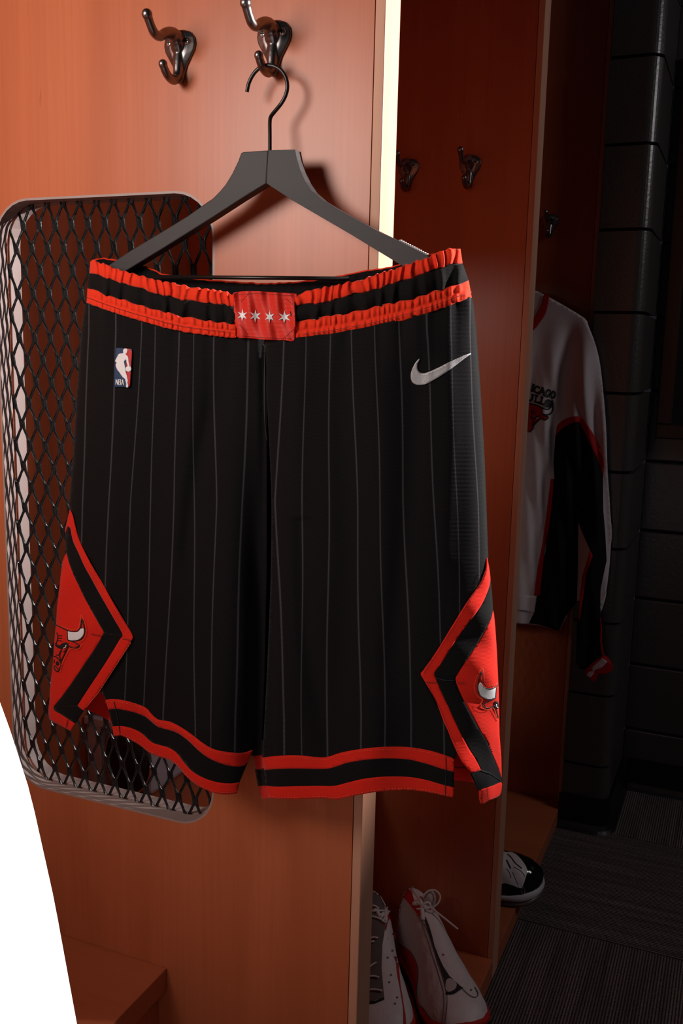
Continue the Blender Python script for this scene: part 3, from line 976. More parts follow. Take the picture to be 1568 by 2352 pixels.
PS = lambda o_: (lambda u, v: at_y(u, v, P_y(u, v) - o_))
WP = smooth([(535, 675), (546, 670.7), (567, 668.6), (592.6, 669), (619, 670.7), (640, 672), (661, 673.5), (681, 675), (677, 689), (676.5, 703), (677.5, 728), (677.5, 749), (675, 758), (675, 783), (654, 781.5), (626, 781), (598, 779.4), (570, 777), (545, 774.5), (543.5, 756), (539, 742), (536.5, 712), (539, 693)], 3, True)
wp = patch('waist_patch', WP, PS(0), M_PATCH, sh, 3, label='plain red centre patch with four white stars')
for i, (cx_, cy_, kx) in enumerate(((556.4, 724.3, .88), (586.7, 725.7, 1.0), (619, 727.8, .88), (653.2, 728.2, 1.1))):
    st = []
    for q in range(12):
        a = math.radians(-90 + 30 * q + 3); r_ = 15 if q % 2 == 0 else 5.4
        st.append((cx_ + r_ * math.cos(a) * kx * .92, cy_ + r_ * math.sin(a)))
    patch('star', st, PS(.0007), M_WHITE, wp, 2, solid=.0004)
stitch('patch_stitching', [smooth([(548, 676), (592, 674), (640, 677), (676, 680)], 4), smooth([(548, 771), (598, 775), (650, 777.5), (672, 778)], 4), [(569, 676), (553, 693)], [(550, 746), (570, 771)], [(649, 779), (676, 754)], [(650, 680), (672, 700)]], PS(.0005), M_STITCHD, wp, 3, 2, 1.2)

# inside of the back waistband
BT = [(212, 600), (222, 594), (240, 594), (262, 597), (300, 605), (333, 613), (352, 620), (371, 629), (420, 637), (499, 644.5), (560, 649), (594.5, 651), (640, 650), (680, 648), (730, 642), (773, 635), (843, 621), (897, 613), (971, 590), (1031, 573), (1052, 572)]


def BW(u, v):
    a, b = xl(v), xr(v)
    s = max(-1, min(1, (u - a) / (b - a) * 2 - 1))
    return at_y(u, v, SY + (SB - .007) * math.sqrt(max(0, 1 - abs(s) ** 3.5)) - .0012 * gather(u * 2.2))


bt = smooth(BT, 5)
wob = [(p[0], p[1] + 1.2 * ruff(p[0], .6)) for p in bt]
patch('waistband_lining', off(wob, 2) + [(1050, 610), (950, 650), (800, 690), (620, 715), (420, 690), (300, 650), (225, 615)], BW, M_BLACKP, sh, 7, label='black elastic inside of the back waistband')
mesh('waistband_rim', *stroke_geo(off(wob, 1.0), 4.5, lambda u, v: BW(u, v) + np.array([0, .001, 0])), M_RED2, sh, label='red upper rim of the back waistband')


# ---- left side panel
LO = smooth([(160, 1171), (166, 1184), (172, 1209), (178, 1232), (187.4, 1255), (201, 1282), (216.5, 1310), (235, 1340.5), (255, 1377), (278, 1415.4), (293, 1440), (302.5, 1456)], 3) + [(305, 1464), (304, 1467)] + [(299, 1475), (282, 1502), (261, 1534), (240, 1566.6), (226, 1587.7), (209, 1610), (191, 1632)]
LM = smooth([(155, 1209), (161, 1213), (163.7, 1227), (169, 1247), (180, 1270), (193.6, 1300.7), (209, 1328), (225.7, 1359), (244, 1391), (262.4, 1423), (276, 1446), (281, 1457)], 3) + [(281.5, 1461), (274, 1470), (258.5, 1496.5), (240, 1526), (223.5, 1551), (206.6, 1576.4), (190, 1601.7), (177.5, 1621.5)]
LI = smooth([(152, 1270), (158.4, 1293), (167.5, 1317.5), (180, 1343.5), (193.6, 1372.6), (210.4, 1403), (225.7, 1430.7), (238.7, 1452.5)], 3) + [(226, 1477), (212, 1499), (198, 1519), (184, 1540), (170, 1561), (156, 1580.6), (142, 1600), (124, 1622), (122.4, 1627), (125, 1632.6), (142, 1642), (159, 1653.6), (171, 1661)]
LSIL = [(115.4, 1655), (112, 1649), (111, 1632), (113, 1613), (115.6, 1569), (121, 1528), (124, 1477), (128.5, 1431), (131, 1392), (138, 1331), (143, 1290)]


def S_flap(o_):
    def f(u, v):
        y = shorts_y(u, v) - o_ - .010 * sstep(1560, 1680, v) * sstep(110, 180, u) - .0015 * math.sin(v * .045 + u * .03)
        return at_y(u, v, y)
    return f


lp = patch('side_panel', LI + [(172, 1661), (161, 1679), (149, 1672), (135, 1665)] + LSIL + [(148, 1278)], S_flap(.0020), M_RED, sh, 6, label='red diamond side panel at the left')
patch('panel_stripe', LM + [(191, 1632.6), (173, 1660)] + LI[::-1] + [(150, 1250)], S_flap(.0026), M_BLACKP, lp, 6, label='black chevron stripe')
patch('panel_border', LO + LM[::-1] + [(150, 1226), (149, 1217)], S_flap(.0030), M_RED, lp, 5, label='red outer border')
stitch('panel_stitching', [[(300, 1476), (262, 1535), (227, 1589), (193, 1630)]], S_flap(.0038), M_STITCH, lp, 6, 1, 1.3)
stitch('panel_stitching', [[(198, 1285), (232, 1345), (276, 1419), (299, 1456)]], S_flap(.0038), M_STITCH, lp, 2, 2, 1.0)
for l in ([(238, 1453), (250, 1457), (281, 1460)], [(123, 1625), (150, 1623), (178, 1621.5)]): mesh('panel_seam', *stroke_geo(l, 1.6, S_flap(.0038)), M_LOGO, lp)
for l in ([(281, 1467), (302, 1471)], [(208, 1456), (235, 1461)], [(155, 1653), (151, 1671)]): mesh('panel_seam', *stroke_geo(l, 1.6, S_flap(.0042)), M_STITCHD, lp)

# bull's head emblem on it, half round the side
c1 = lambda pts: crop(pts, 100, 1380, 7.127)
bull = patch('bull_emblem', c1([(200, 395), (330, 460), (470, 505), (540, 505), (600, 440), (620, 290), (655, 400), (668, 500), (655, 570), (610, 630), (560, 690), (580, 735), (500, 775), (405, 740), (345, 860), (280, 1000), (270, 1090), (235, 1155), (175, 1130), (160, 1000), (185, 700)]), S_flap(.0026), M_RED, lp, 4, solid=.0005, label="red bull's head emblem with white horn")
patch('horn', c1(smooth([(390, 490), (460, 508), (545, 508), (590, 470), (612, 450), (640, 448), (658, 478), (655, 540), (620, 600), (560, 640), (480, 650), (395, 636)], 2, True)), S_flap(.0034), M_WHITE, bull, 2.5, solid=.0004) if False else None
hl = [([(200, 395), (260, 425), (330, 460), (400, 490), (470, 505), (540, 505), (575, 480), (600, 440), (613, 370), (620, 300), (640, 350), (660, 420), (668, 500), (655, 570), (610, 625), (540, 652), (460, 657), (395, 642)], 2.0, 1),
      ([(388, 490), (394, 640)], 1.6, 0), ([(605, 450), (640, 446)], 1.4, 0), ([(395, 645), (480, 672), (580, 735), (545, 765), (500, 775), (450, 762), (405, 738)], 1.8, 1),
      ([(213, 520), (232, 590), (205, 700)], 1.6, 1), ([(225, 565), (298, 575)], 1.6, 0), ([(228, 605), (296, 617)], 1.6, 0), ([(232, 648), (298, 662)], 1.6, 0),
      ([(405, 725), (345, 860), (275, 1000)], 1.8, 0), ([(295, 800), (262, 880), (272, 990)], 1.8, 1), ([(275, 810), (245, 885), (205, 885)], 1.5, 1), ([(165, 908), (210, 925), (285, 1020), (270, 1090), (235, 1155), (190, 1140), (165, 1075)], 2.0, 1),
      ([(172, 1055), (205, 1085), (245, 1130)], 1.5, 1), ([(310, 840), (345, 825), (360, 790)], 1.4, 1)]
parts = [stroke_geo(smooth(c1(l), 3) if sm_ else c1(l), w, S_flap(.0036), 2) for l, w, sm_ in hl]


def blob(outline, mapf, step=2.5):
    pts, tris = triangulate(outline, step); return [mapf(*p) for p in pts], tris


parts.append(blob(c1([(188, 690), (230, 722), (265, 730), (305, 695), (360, 678), (400, 695), (398, 735), (350, 775), (290, 792), (240, 775), (188, 735)]), S_flap(.0035)))
parts.append(blob(c1([(225 + 26 * math.cos(a * .5), 1025 + 36 * math.sin(a * .5)) for a in range(13)]), S_flap(.0035)))
parts.append(blob(c1([(168, 960), (180, 965), (178, 1010), (166, 1020)]), S_flap(.0035)))
VV = join(parts)
patch_h = blob(c1(smooth([(390, 490), (460, 508), (545, 508), (590, 470), (612, 450), (640, 448), (658, 478), (655, 540), (620, 600), (560, 640), (480, 650), (395, 636)], 2, True)), S_flap(.0033))
eye = stroke_geo(smooth(c1([(367, 725), (355, 760), (315, 778)]), 3), 1.7, S_flap(.0042), 2)


def two_tone(o, extra, m):
    """add a print in a second colour to an emblem's mesh"""
    me = o.data; org = ORG[o.name]
    bm = bmesh.new(); bm.from_mesh(me); me.materials.append(m); mi = len(me.materials) - 1
    vs = [bm.verts.new(np.asarray(v) - org) for v in extra[0]]
    for f in extra[1]:
        try:
            q = bm.faces.new([vs[i] for i in f]); q.material_index = mi; q.smooth = True
        except ValueError: pass
    bm.to_mesh(me); bm.free()


two_tone(bull, VV, M_LOGO); two_tone(bull, join([patch_h, eye]), M_WHITE)
stitch('emblem_stitching', [smooth(c1([(205, 375), (330, 435), (470, 475), (540, 468), (580, 420), (600, 330), (615, 235), (650, 290), (690, 430), (690, 540), (640, 640), (560, 680)]), 4), smooth(c1([(620, 720), (560, 790), (440, 785), (380, 860), (310, 1010), (265, 1170)]), 4)], S_flap(.0040), M_STITCH, lp, 1.4, 1.2, 2.2)

# ---- right side panel, turned towards the right
RO = smooth([(1119, 1282), (1117, 1309), (1108.7, 1330), (1100, 1344), (1086, 1364), (1069.4, 1387.7), (1050, 1418.5), (1030, 1451), (1010.5, 1483), (991, 1512.6), (974, 1536.4), (966, 1546)], 3) + [(966, 1550), (978, 1570), (985, 1582), (1000, 1607), (1008.4, 1630), (1018, 1656.5), (1028, 1677.5), (1039, 1705.6), (1049, 1728), (1060, 1749), (1073, 1764.5), (1084, 1775.7)]
RM = smooth([(1126, 1329), (1123.5, 1347), (1115.7, 1368), (1107.3, 1386), (1094.7, 1406), (1079.3, 1425.6), (1063.8, 1446.6), (1049.8, 1466), (1033, 1491.5), (1016, 1519.6), (1002, 1539), (997.5, 1546)], 3) + [(998, 1551), (1000.5, 1558.5), (1008.4, 1578), (1019.6, 1603), (1031, 1627), (1042, 1652), (1053, 1674.7), (1064.5, 1698.6), (1077, 1721), (1090, 1740.6), (1099.6, 1759), (1104, 1768.7)]
RI = smooth([(1132, 1401.7), (1128.4, 1418.5), (1120, 1436.8), (1108.7, 1456.4), (1097.5, 1476), (1083.5, 1497), (1069.4, 1518), (1055.4, 1539), (1044.5, 1557)], 3) + [(1045.5, 1567), (1056, 1593), (1070, 1621), (1084, 1645), (1095.4, 1666), (1106.6, 1686), (1118, 1703), (1126, 1722), (1137.5, 1750.5), (1144.5, 1770), (1152, 1786)]
RSIL = [(1151, 1740), (1149, 1715), (1147, 1690), (1146, 1640), (1144.5, 1580), (1141, 1500), (1137, 1440), (1134, 1410)]


def S_rf(o_):
    def f(u, v):
        y = shorts_y(u, v) - o_
        y -= .012 * sstep(1640, 1800, v) * (1 - sstep(1120, 1154, u)) * 1.0
        y += .010 * sstep(1560, 1780, v) * sstep(1060, 1150, u) - .0014 * math.sin(v * .05 - u * .04)
        return at_y(u, v, y)
    return f


rp = patch('side_panel', RI + RSIL, S_rf(.0020), M_RED, sh, 5, label='red diamond side panel at the right, catching hard light')
patch('panel_stripe', RM + [(1078.6, 1775.7), (1098, 1815), (1103, 1815.7), (1119, 1809), (1133, 1804), (1152, 1796)] + RI[::-1] + [(1130, 1365)], S_rf(.0026), M_BLACKP, rp, 5, label='black chevron stripe')
patch('panel_border', RO + [(1092, 1773)] + RM[::-1] + [(1124, 1310)], S_rf(.0030), M_RED, rp, 5, label='red outer border')
patch('panel_foot', smooth([(1101, 1817), (1119, 1809), (1133, 1804), (1151, 1797), (1152, 1810), (1149, 1824), (1140, 1832), (1122, 1839), (1109, 1847), (1103, 1843)], 3, True), S_rf(.0028), M_RED, rp, 4, label='orange-red foot of the panel')
for l in ([(1000, 1557), (1022, 1563), (1043, 1563)], [(1104, 1768), (1125, 1776), (1150, 1793)], [(1086, 1778), (1101, 1816)]): mesh('panel_seam', *stroke_geo(l, 1.8, S_rf(.0040)), M_LOGO, rp)
for l in ([(978, 1568), (1000, 1568)], [(1049, 1569), (1068, 1569)], [(1118, 1811), (1121, 1838)], [(1107, 1815), (1108, 1843)]): mesh('panel_seam', *stroke_geo(l, 1.8, S_rf(.0044)), M_STITCHD, rp)
stitch('panel_stitching', [[(1114, 1312), (1100, 1349), (1070, 1393), (1031, 1456), (992, 1518), (971, 1549)], [(982, 1572), (1012, 1632), (1040, 1700), (1062, 1745)]], S_rf(.0038), M_STITCHD, rp, 3, 1.5, 1.0)
c2 = lambda pts: crop(pts, 1080, 1480, 11.76)
bull = patch('bull_emblem', c2([(300, 740), (330, 1060), (400, 1160), (500, 1205), (620, 1190), (760, 1100), (770, 1500), (765, 2000), (700, 1800), (655, 1650), (600, 1690), (480, 1725), (400, 1700), (330, 1625), (460, 1560), (500, 1490), (330, 1430), (240, 1340), (200, 1200), (205, 1050), (240, 900)]), S_rf(.0026), M_RED, rp, 4, solid=.0005, label="red bull's head emblem with white horn, lit from the right")
hl = [([(300, 735), (245, 890), (205, 1050), (198, 1200), (240, 1340), (330, 1430), (480, 1490), (620, 1480), (688, 1440)], 2.0), ([(300, 735), (312, 900), (318, 1020), (345, 1090), (400, 1170), (500, 1207), (620, 1190), (765, 1100)], 1.7),
      ([(262, 1000), (345, 1090)], 1.4), ([(600, 1490), (460, 1560), (330, 1625), (355, 1670), (420, 1712), (500, 1722), (600, 1690), (660, 1645)], 1.7), ([(655, 1650), (700, 1800), (758, 2000)], 1.6), ([(705, 1160), (685, 1440)], 1.4)]
parts = [stroke_geo(smooth(c2(l), 3), w, S_rf(.0036), 2) for l, w in hl]
parts.append(blob(c2(smooth([(655, 1580), (690, 1530), (740, 1550), (765, 1620), (765, 1700), (745, 1740), (700, 1715), (668, 1650)], 2, True)), S_rf(.0036)))
two_tone(bull, join(parts), M_LOGO)
two_tone(bull, join([blob(c2(smooth([(255, 1045), (290, 1060), (330, 1105), (385, 1175), (480, 1212), (570, 1206), (697, 1155), (680, 1440), (600, 1472), (480, 1480), (350, 1430), (262, 1350), (216, 1250), (206, 1130)], 2, True)), S_rf(.0033)), stroke_geo(smooth(c2([(703, 1620), (712, 1690), (748, 1715)]), 3), 1.8, S_rf(.0042), 2)]), M_WHITE)
stitch('emblem_stitching', [smooth(c2([(230, 760), (320, 640), (360, 720), (375, 920), (400, 1060), (480, 1120), (600, 1110), (750, 1040)]), 4), smooth(c2([(200, 800), (110, 1080), (120, 1260), (200, 1400), (330, 1500), (280, 1600), (340, 1720), (480, 1770), (620, 1710), (690, 1900), (750, 2060)]), 4)], S_rf(.0042), M_STITCH, rp, 1.6, 1.2, 2.4)

# ---- league badge and curved check
c3 = lambda pts: crop(pts, 240, 780, 11.2)


def rr_px(c4, r):
    out = []
    for i in range(4):
        p = np.array(c4[i]); a = np.array(c4[i - 1]); b = np.array(c4[(i + 1) % 4])
        da = (a - p) / np.linalg.norm(a - p); db = (b - p) / np.linalg.norm(b - p)
        for q in range(6):
            t = q / 5; s_ = p + da * r; e_ = p + db * r
            out.append(tuple((1 - t) ** 2 * s_ + 2 * t * (1 - t) * p + t * t * e_))
    return out


bd = patch('league_badge', rr_px([(265.2, 798.6), (303.4, 801), (298, 889.5), (260.5, 889)], 5), S(.0022), M_BLUE, sh, 3, solid=.001, label='blue and red rubber badge with a white player silhouette')
two_tone(bd, blob(c3([(540, 225), (610, 232), (660, 250), (695, 285), (706, 330), (655, 1150), (640, 1200), (600, 1235), (570, 1232), (560, 700)]), S(.0026)), M_BADGERED)
sil = smooth(c3([(500, 235), (545, 228), (580, 250), (587, 290), (565, 345), (535, 375), (575, 415), (605, 455), (614, 520), (620, 590), (640, 650), (640, 684), (668, 700), (684, 755), (665, 805), (610, 828), (555, 805), (537, 755), (555, 705), (596, 680), (570, 610), (553, 520), (525, 525), (495, 575), (512, 650), (525, 720), (535, 800), (547, 860), (567, 910), (582, 990), (598, 1050), (590, 1110), (607, 1190), (603, 1222), (577, 1236), (550, 1220), (557, 1160), (550, 1100), (535, 1055), (526, 1010), (480, 980), (430, 920), (380, 840), (330, 782), (290, 690), (290, 630), (312, 592), (278, 572), (278, 530), (320, 450), (350, 390), (385, 362), (465, 352), (482, 325), (470, 290), (485, 260)]), 2, True)
two_tone(bd, blob(sil, S(.0031), 2), M_WHITE)


def letters(txt, mapf, x, w, gap, thick, serif=False):
    """block capitals from strokes in a unit box (y down)"""
    G = {'N': [[(0, 1), (0, 0)], [(0, 0), (1, 1)], [(1, 1), (1, 0)]], 'B': [[(0, 0), (0, 1)], [(0, 0), (.75, 0), (1, .12), (1, .36), (.7, .48), (0, .48)], [(.7, .48), (1, .6), (1, .88), (.75, 1), (0, 1)]],
         'A': [[(0, 1), (.5, 0)], [(.5, 0), (1, 1)], [(.2, .66), (.8, .66)]], 'C': [[(1, .3), (.85, .06), (.5, 0), (.15, .1), (0, .5), (.15, .9), (.5, 1), (.85, .94), (1, .7)]],
         'H': [[(0, 0), (0, 1)], [(1, 0), (1, 1)], [(0, .5), (1, .5)]], 'I': [[(.5, 0), (.5, 1)]], 'G': [[(1, .28), (.85, .06), (.5, 0), (.15, .1), (0, .5), (.15, .9), (.5, 1), (.85, .94), (1, .6), (.6, .6)]],
         'O': [[(.5, 0), (.15, .12), (0, .5), (.15, .88), (.5, 1), (.85, .88), (1, .5), (.85, .12), (.5, 0)]], 'U': [[(0, 0), (0, .7), (.2, .97), (.5, 1), (.8, .97), (1, .7), (1, 0)]],
         'L': [[(.15, 0), (.15, 1), (1, 1), (1, .72)]], 'S': [[(1, .25), (.8, .04), (.4, 0), (.08, .12), (.08, .38), (.9, .6), (.95, .86), (.6, 1), (.2, .96), (0, .75)]]}
    SF = {'H': [[(-.25, 0), (.25, 0)], [(.75, 0), (1.25, 0)], [(-.25, 1), (.25, 1)], [(.75, 1), (1.25, 1)]], 'I': [[(.1, 0), (.9, 0)], [(.1, 1), (.9, 1)]], 'A': [[(.2, 0), (.6, 0)], [(-.2, 1), (.25, 1)], [(.7, 1), (1.2, 1)]],
          'B': [[(-.2, 0), (.3, 0)], [(-.2, 1), (.3, 1)]], 'U': [[(-.25, 0), (.25, 0)], [(.75, 0), (1.25, 0)]], 'L': [[(-.15, 0), (.5, 0)], [(-.15, 1), (.2, 1)]]}
    out = []
    for ch in txt:
        ww = w * (.45 if ch == 'I' else 1)
        ps = [stroke_geo([(x + px_ * ww, py_) for px_, py_ in s], thick, mapf, .12) for s in G[ch] + (SF.get(ch, []) if serif else [])]
        out.append(join(ps)); x += ww + gap
    return out


# the map turns a unit box into the badge's lower left corner
def nba_map(x, y):
    u = 240 + (292 + x * 200) / 11.2 + .1; v = 780 + (1016 + (y) * 140 + x * 12) / 11.2
    return S(.0032)(u - (y - .5) * .4, v)


for g_ in letters('NBA', nba_map, 0, .24, .13, .085): mesh('letter', *g_, M_WHITE, bd)
ck = smooth([(1081, 811), (1066, 816), (1034.5, 830), (1002.7, 846), (980, 855.7), (967.6, 857), (961, 852.5), (958, 843), (960, 833), (965, 824.7)], 4) + smooth([(961, 824.7), (951.6, 836.5), (943.7, 855.7), (943.7, 871.6), (950, 881), (962.8, 884.4), (980, 881), (1009, 865), (1041, 843), (1066, 824), (1081, 813.6)], 4)
cko = patch('check_emblem', ck, S(.0024), M_SILVER, sh, 4, solid=.0008, label='silver embroidered curved check')
stitch('emblem_stitching', [[(1060, 823), (1030, 838), (1000, 853), (975, 862), (958, 858), (953, 846)], [(950, 862), (952, 876), (965, 879), (985, 874), (1020, 854), (1060, 826)]], S(.0034), M_SCREW, cko, 1, 4, 1.4)

# ================================================================== shoes
def spl(t, xs, ys):
    return float(np.interp(t, xs, ys))


def shoe_shape(heel, toe, z0, width=1.0, hi=1.0, toe_up=0.0):
    h = np.array(heel, float); d = np.array(toe, float) - h; L = np.linalg.norm(d); f = d / L; s = np.array([-f[1], f[0]])

    def w(x, y, z): return np.array([h[0] + f[0] * x * L + s[0] * y, h[1] + f[1] * x * L + s[1] * y, z0 + z])
    tt = [0, .03, .08, .15, .25, .35, .45, .55, .65, .75, .84, .91, .96, .99, 1.0]
    hw = [.004, .022, .032, .037, .039, .039, .040, .044, .050, .054, .053, .046, .034, .018, .003]
    # lean of the rear edge and the line of the instep
    ht = [.128, .136, .142, .144, .141, .134, .122, .106, .090, .077, .068, .060, .050, .042, .036]
    zb = [.020] * 11 + [.021, .024, .028, .032]
    n = 40; m = 26
    V, Fc = [], []
    for i in range(n + 1):
        t = .5 - .5 * math.cos(math.pi * i / n); t = .35 * (i / n) + .65 * t
        W_ = spl(t, tt, hw) * width; Hh = spl(t, tt, ht) * hi + toe_up * sstep(.55, .85, t); Z = spl(t, tt, zb)
        top = .80 if t < .3 else 1
        for j in range(m + 1):
            a = math.pi * (j / m - .5)
            e = spl(t, [0, .35, .7, 1], [.45, .55, .75, .8])
            y = W_ * math.copysign(abs(math.sin(a)) ** .9, a); z = Z + (Hh - Z) * abs(math.cos(a)) ** e
            kz = (z - Z) / (Hh - Z + 1e-6)
            y *= 1 - .13 * kz * (1 - t) ** .5                    # uppers lean in towards the top
            wr = .0012 * math.sin(t * 55 + 9 * kz) * math.sin(kz * 3) * (t > .3)
            V.append(w(t, y, z + wr))
    for i in range(n):
        for j in range(m):
            a = i * (m + 1) + j; Fc.append((a, a + m + 1, a + m + 2, a + 1))

    def sole(z_lo, z_hi, grow, wave=0.0):
        P = []
        for sd in (1, -1):
            rng = range(0, 33) if sd == 1 else range(32, -1, -1)
            for i in rng:
                t = .5 - .5 * math.cos(math.pi * i / 32)
                P.append((t * (1 + 2 * grow) - grow, sd * (spl(t, tt, hw) * width + grow * .35)))
        k_ = len(P); vs, fs = [], []
        for q, (zz, ins) in enumerate(((z_lo, .93), (z_lo + .003, 1.0), ((z_lo + z_hi) / 2, 1.03), (z_hi, .99))):
            for x, y in P:
                up = .016 * max(0, (x - .8) / .2) ** 2
                vs.append(w(.5 + (x - .5) * (1 - (1 - ins) * .3), y * ins, zz + up + (wave * math.sin(x * 16) if q == 3 else 0)))
        for q in range(3):
            for i in range(k_): fs.append((q * k_ + i, (q + 1) * k_ + i, (q + 1) * k_ + (i + 1) % k_, q * k_ + (i + 1) % k_))
        fs.append(tuple(range(k_))); fs.append(tuple(range(3 * k_, 4 * k_))[::-1])
        return vs, fs
    return V, Fc, sole, w


def recalc(V, Fc):
    bm = bmesh.new(); vs = [bm.verts.new(tuple(v)) for v in V]
    for f in Fc:
        try: bm.faces.new([vs[i] for i in f])
        except ValueError: pass
    bmesh.ops.remove_doubles(bm, verts=bm.verts, dist=1e-5)
    bmesh.ops.recalc_face_normals(bm, faces=bm.faces)
    bm.verts.index_update()
    v = [tuple(x.co) for x in bm.verts]; f = [tuple(x.index for x in q.verts) for q in bm.faces]; bm.free(); return v, f


def caster(V, Fc):
    bvh = BVHTree.FromPolygons([Vector(v) for v in V], Fc)

    def at(o_):
        def f(u, v):
            d = Vector(ray(u, v)).normalized(); c = Vector(CAM)
            hit, nrm, _, dist = bvh.ray_cast(c, d)
            if hit is None:                                  # past the silhouette: the nearest point of the surface
                p, nrm, _, dist = bvh.find_nearest(c + d * (Vector(V[len(V) // 2]) - c).length)
                hit = p
            if nrm.dot(d) > 0: nrm = -nrm
            return np.array(hit + nrm * o_)
        return f
    return at


def dimple(at, u, v, r, m, parent):  # shallow dent; its shade is put into the dark material passed in
    pts = [(u + r * math.cos(a * math.pi / 5), v + r * math.sin(a * math.pi / 5)) for a in range(10)]
    V = [at(.0006)(*p) for p in pts] + [at(.0010)(u + (p[0] - u) * .55, v + (p[1] - v) * .55) for p in pts] + [at(-.0002)(u, v)]
    Fc = [(i, (i + 1) % 10, 10 + (i + 1) % 10, 10 + i) for i in range(10)] + [(10 + i, 10 + (i + 1) % 10, 20) for i in range(10)]
    return mesh('dimple', V, Fc, m, parent)


BZ = .0475


def white_shoe(loc, heel, toe, label):
    r = empty('basketball_shoe', loc, label, 'shoe', 'white and red shoes on the middle locker floor')
    V, Fc, sole, w = shoe_shape(heel, toe, BZ, 1.13)
    V, Fc = recalc(V, Fc)
    up = mesh('upper', V, Fc, M_LEATHER, r, label='white leather upper')
    s1 = sole(.0, .015, .006); s2 = sole(.0145, .030, .005, .002)
    mesh('outsole', *recalc(*s1), M_RUBBER, r); mesh('midsole', *recalc(*s2), M_SRED, r, label='red midsole')
    return r, caster(V, Fc), w, up


# --- right-hand shoe of the pair
r, at, w, up = white_shoe((-.09, 1.62, BZ), (-.178, 1.742), (.022, 1.508), 'white leather shoe with a red collar and loose lace tail, right of its mate')
c5 = lambda pts: crop(pts, 900, 2000, 6.683)
patch('quarter', c5(smooth([(20, 420), (60, 350), (120, 360), (200, 430), (290, 540), (380, 660), (450, 740), (510, 850), (570, 1020), (640, 1230), (700, 1450), (770, 1650), (820, 1850), (838, 2100), (825, 2352), (760, 2352), (740, 2330), (620, 2290), (560, 2220), (500, 2120), (420, 2050), (390, 1950), (390, 1800), (405, 1650), (405, 1500), (370, 1380), (300, 1250), (200, 1170), (100, 1110), (70, 900), (40, 600)], 2, True)), at(.0012), M_LEATHER2, r, 4, solid=None, label='creased grey-white side panel')
patch('lower_wing', c5([(100, 1110), (200, 1170), (300, 1250), (370, 1380), (405, 1500), (405, 1650), (390, 1800), (390, 1950), (420, 2050), (500, 2120), (560, 2220), (620, 2290), (740, 2330), (760, 2352), (520, 2352), (460, 2270), (390, 2120), (330, 1900), (300, 1700), (240, 1560), (180, 1380), (120, 1200)]), at(.0010), M_SRED, r, 4, solid=None, label='red suede lower wing')
patch('collar', c5([(90, 190), (140, 190), (230, 260), (330, 370), (400, 480), (440, 560), (450, 650), (450, 740), (380, 655), (300, 550), (200, 430), (120, 365), (50, 350), (50, 260)]), at(.0016), M_SRED, r, 4, solid=None, label='red collar')
patch('throat', c5([(490, 690), (520, 720), (570, 850), (610, 980), (650, 1150), (720, 1330), (790, 1480), (880, 1620), (1000, 1730), (1075, 1800), (1060, 1820), (950, 1880), (830, 1895), (800, 1780), (760, 1600), (700, 1430), (620, 1180), (560, 950), (510, 800)]), at(.0012), M_SEAM_SHADE, r, 4, solid=None, label='dark patch for the shaded gap between the lace stays')  # no opening is cut: the gap's shade is a dark patch on the upper
patch('tongue', c5(smooth([(830, 1690), (880, 1660), (950, 1690), (990, 1750), (960, 1830), (860, 1870), (815, 1800)], 2, True)), at(.0020), M_LEATHER2, r, 3, solid=None)
patch('toe_strip', c5([(820, 1880), (950, 1858), (1075, 1790), (1082, 1815), (960, 1897), (830, 1910)]), at(.0024), M_LOGO, r, 3, solid=None, label='black strip across the toe')
mesh('seam', *stroke_geo(c5(smooth([(1080, 1815), (1150, 1890), (1230, 1942), (1290, 1945), (1312, 1890), (1260, 1790)], 3)), 1.5, at(.0016)), M_SEAM_SHADE, r)
mesh('collar_rim', *tube([at(.003)(*p) for p in c5(smooth([(75, 200), (120, 150), (190, 160), (260, 225), (330, 320), (400, 420), (450, 520), (462, 600), (470, 680), (482, 770)], 3))], .0042, 8), M_LEATHER, r, label='padded white collar rim')
for q in ((370, 938), (160, 962), (150, 700), (240, 822), (278, 1077), (405, 1192), (528, 1325), (555, 1580), (635, 1688), (505, 1805), (590, 1897), (700, 1972), (565, 2115), (680, 2230), (783, 1292), (1210, 1832)):
    dimple(at, *c5([q])[0], 2.5, M_TONGUE_DENT, r)
for l_ in ([(100, 1110), (200, 1170), (300, 1250), (370, 1380), (405, 1500), (405, 1650), (390, 1800), (390, 1950), (420, 2050), (500, 2120), (560, 2220), (620, 2290)],
           [(380, 680), (450, 780), (510, 960), (570, 1130), (620, 1300), (680, 1480), (730, 1650), (785, 1850), (800, 2100), (770, 2340)],
           [(450, 740), (520, 880), (590, 1060), (650, 1250), (715, 1450), (780, 1640), (835, 1850), (845, 2100), (815, 2340)]):
    mesh('seam', *stroke_geo(c5(smooth(l_, 3)), 1.6, at(.0020)), M_TONGUE_DENT, r)
kn = at(.006)(*c5([(545, 560)])[0]); dk = float(np.linalg.norm(kn - CAM))


def at_d(u, v, d):
    q = ray(u, v); return CAM + q / np.linalg.norm(q) * d


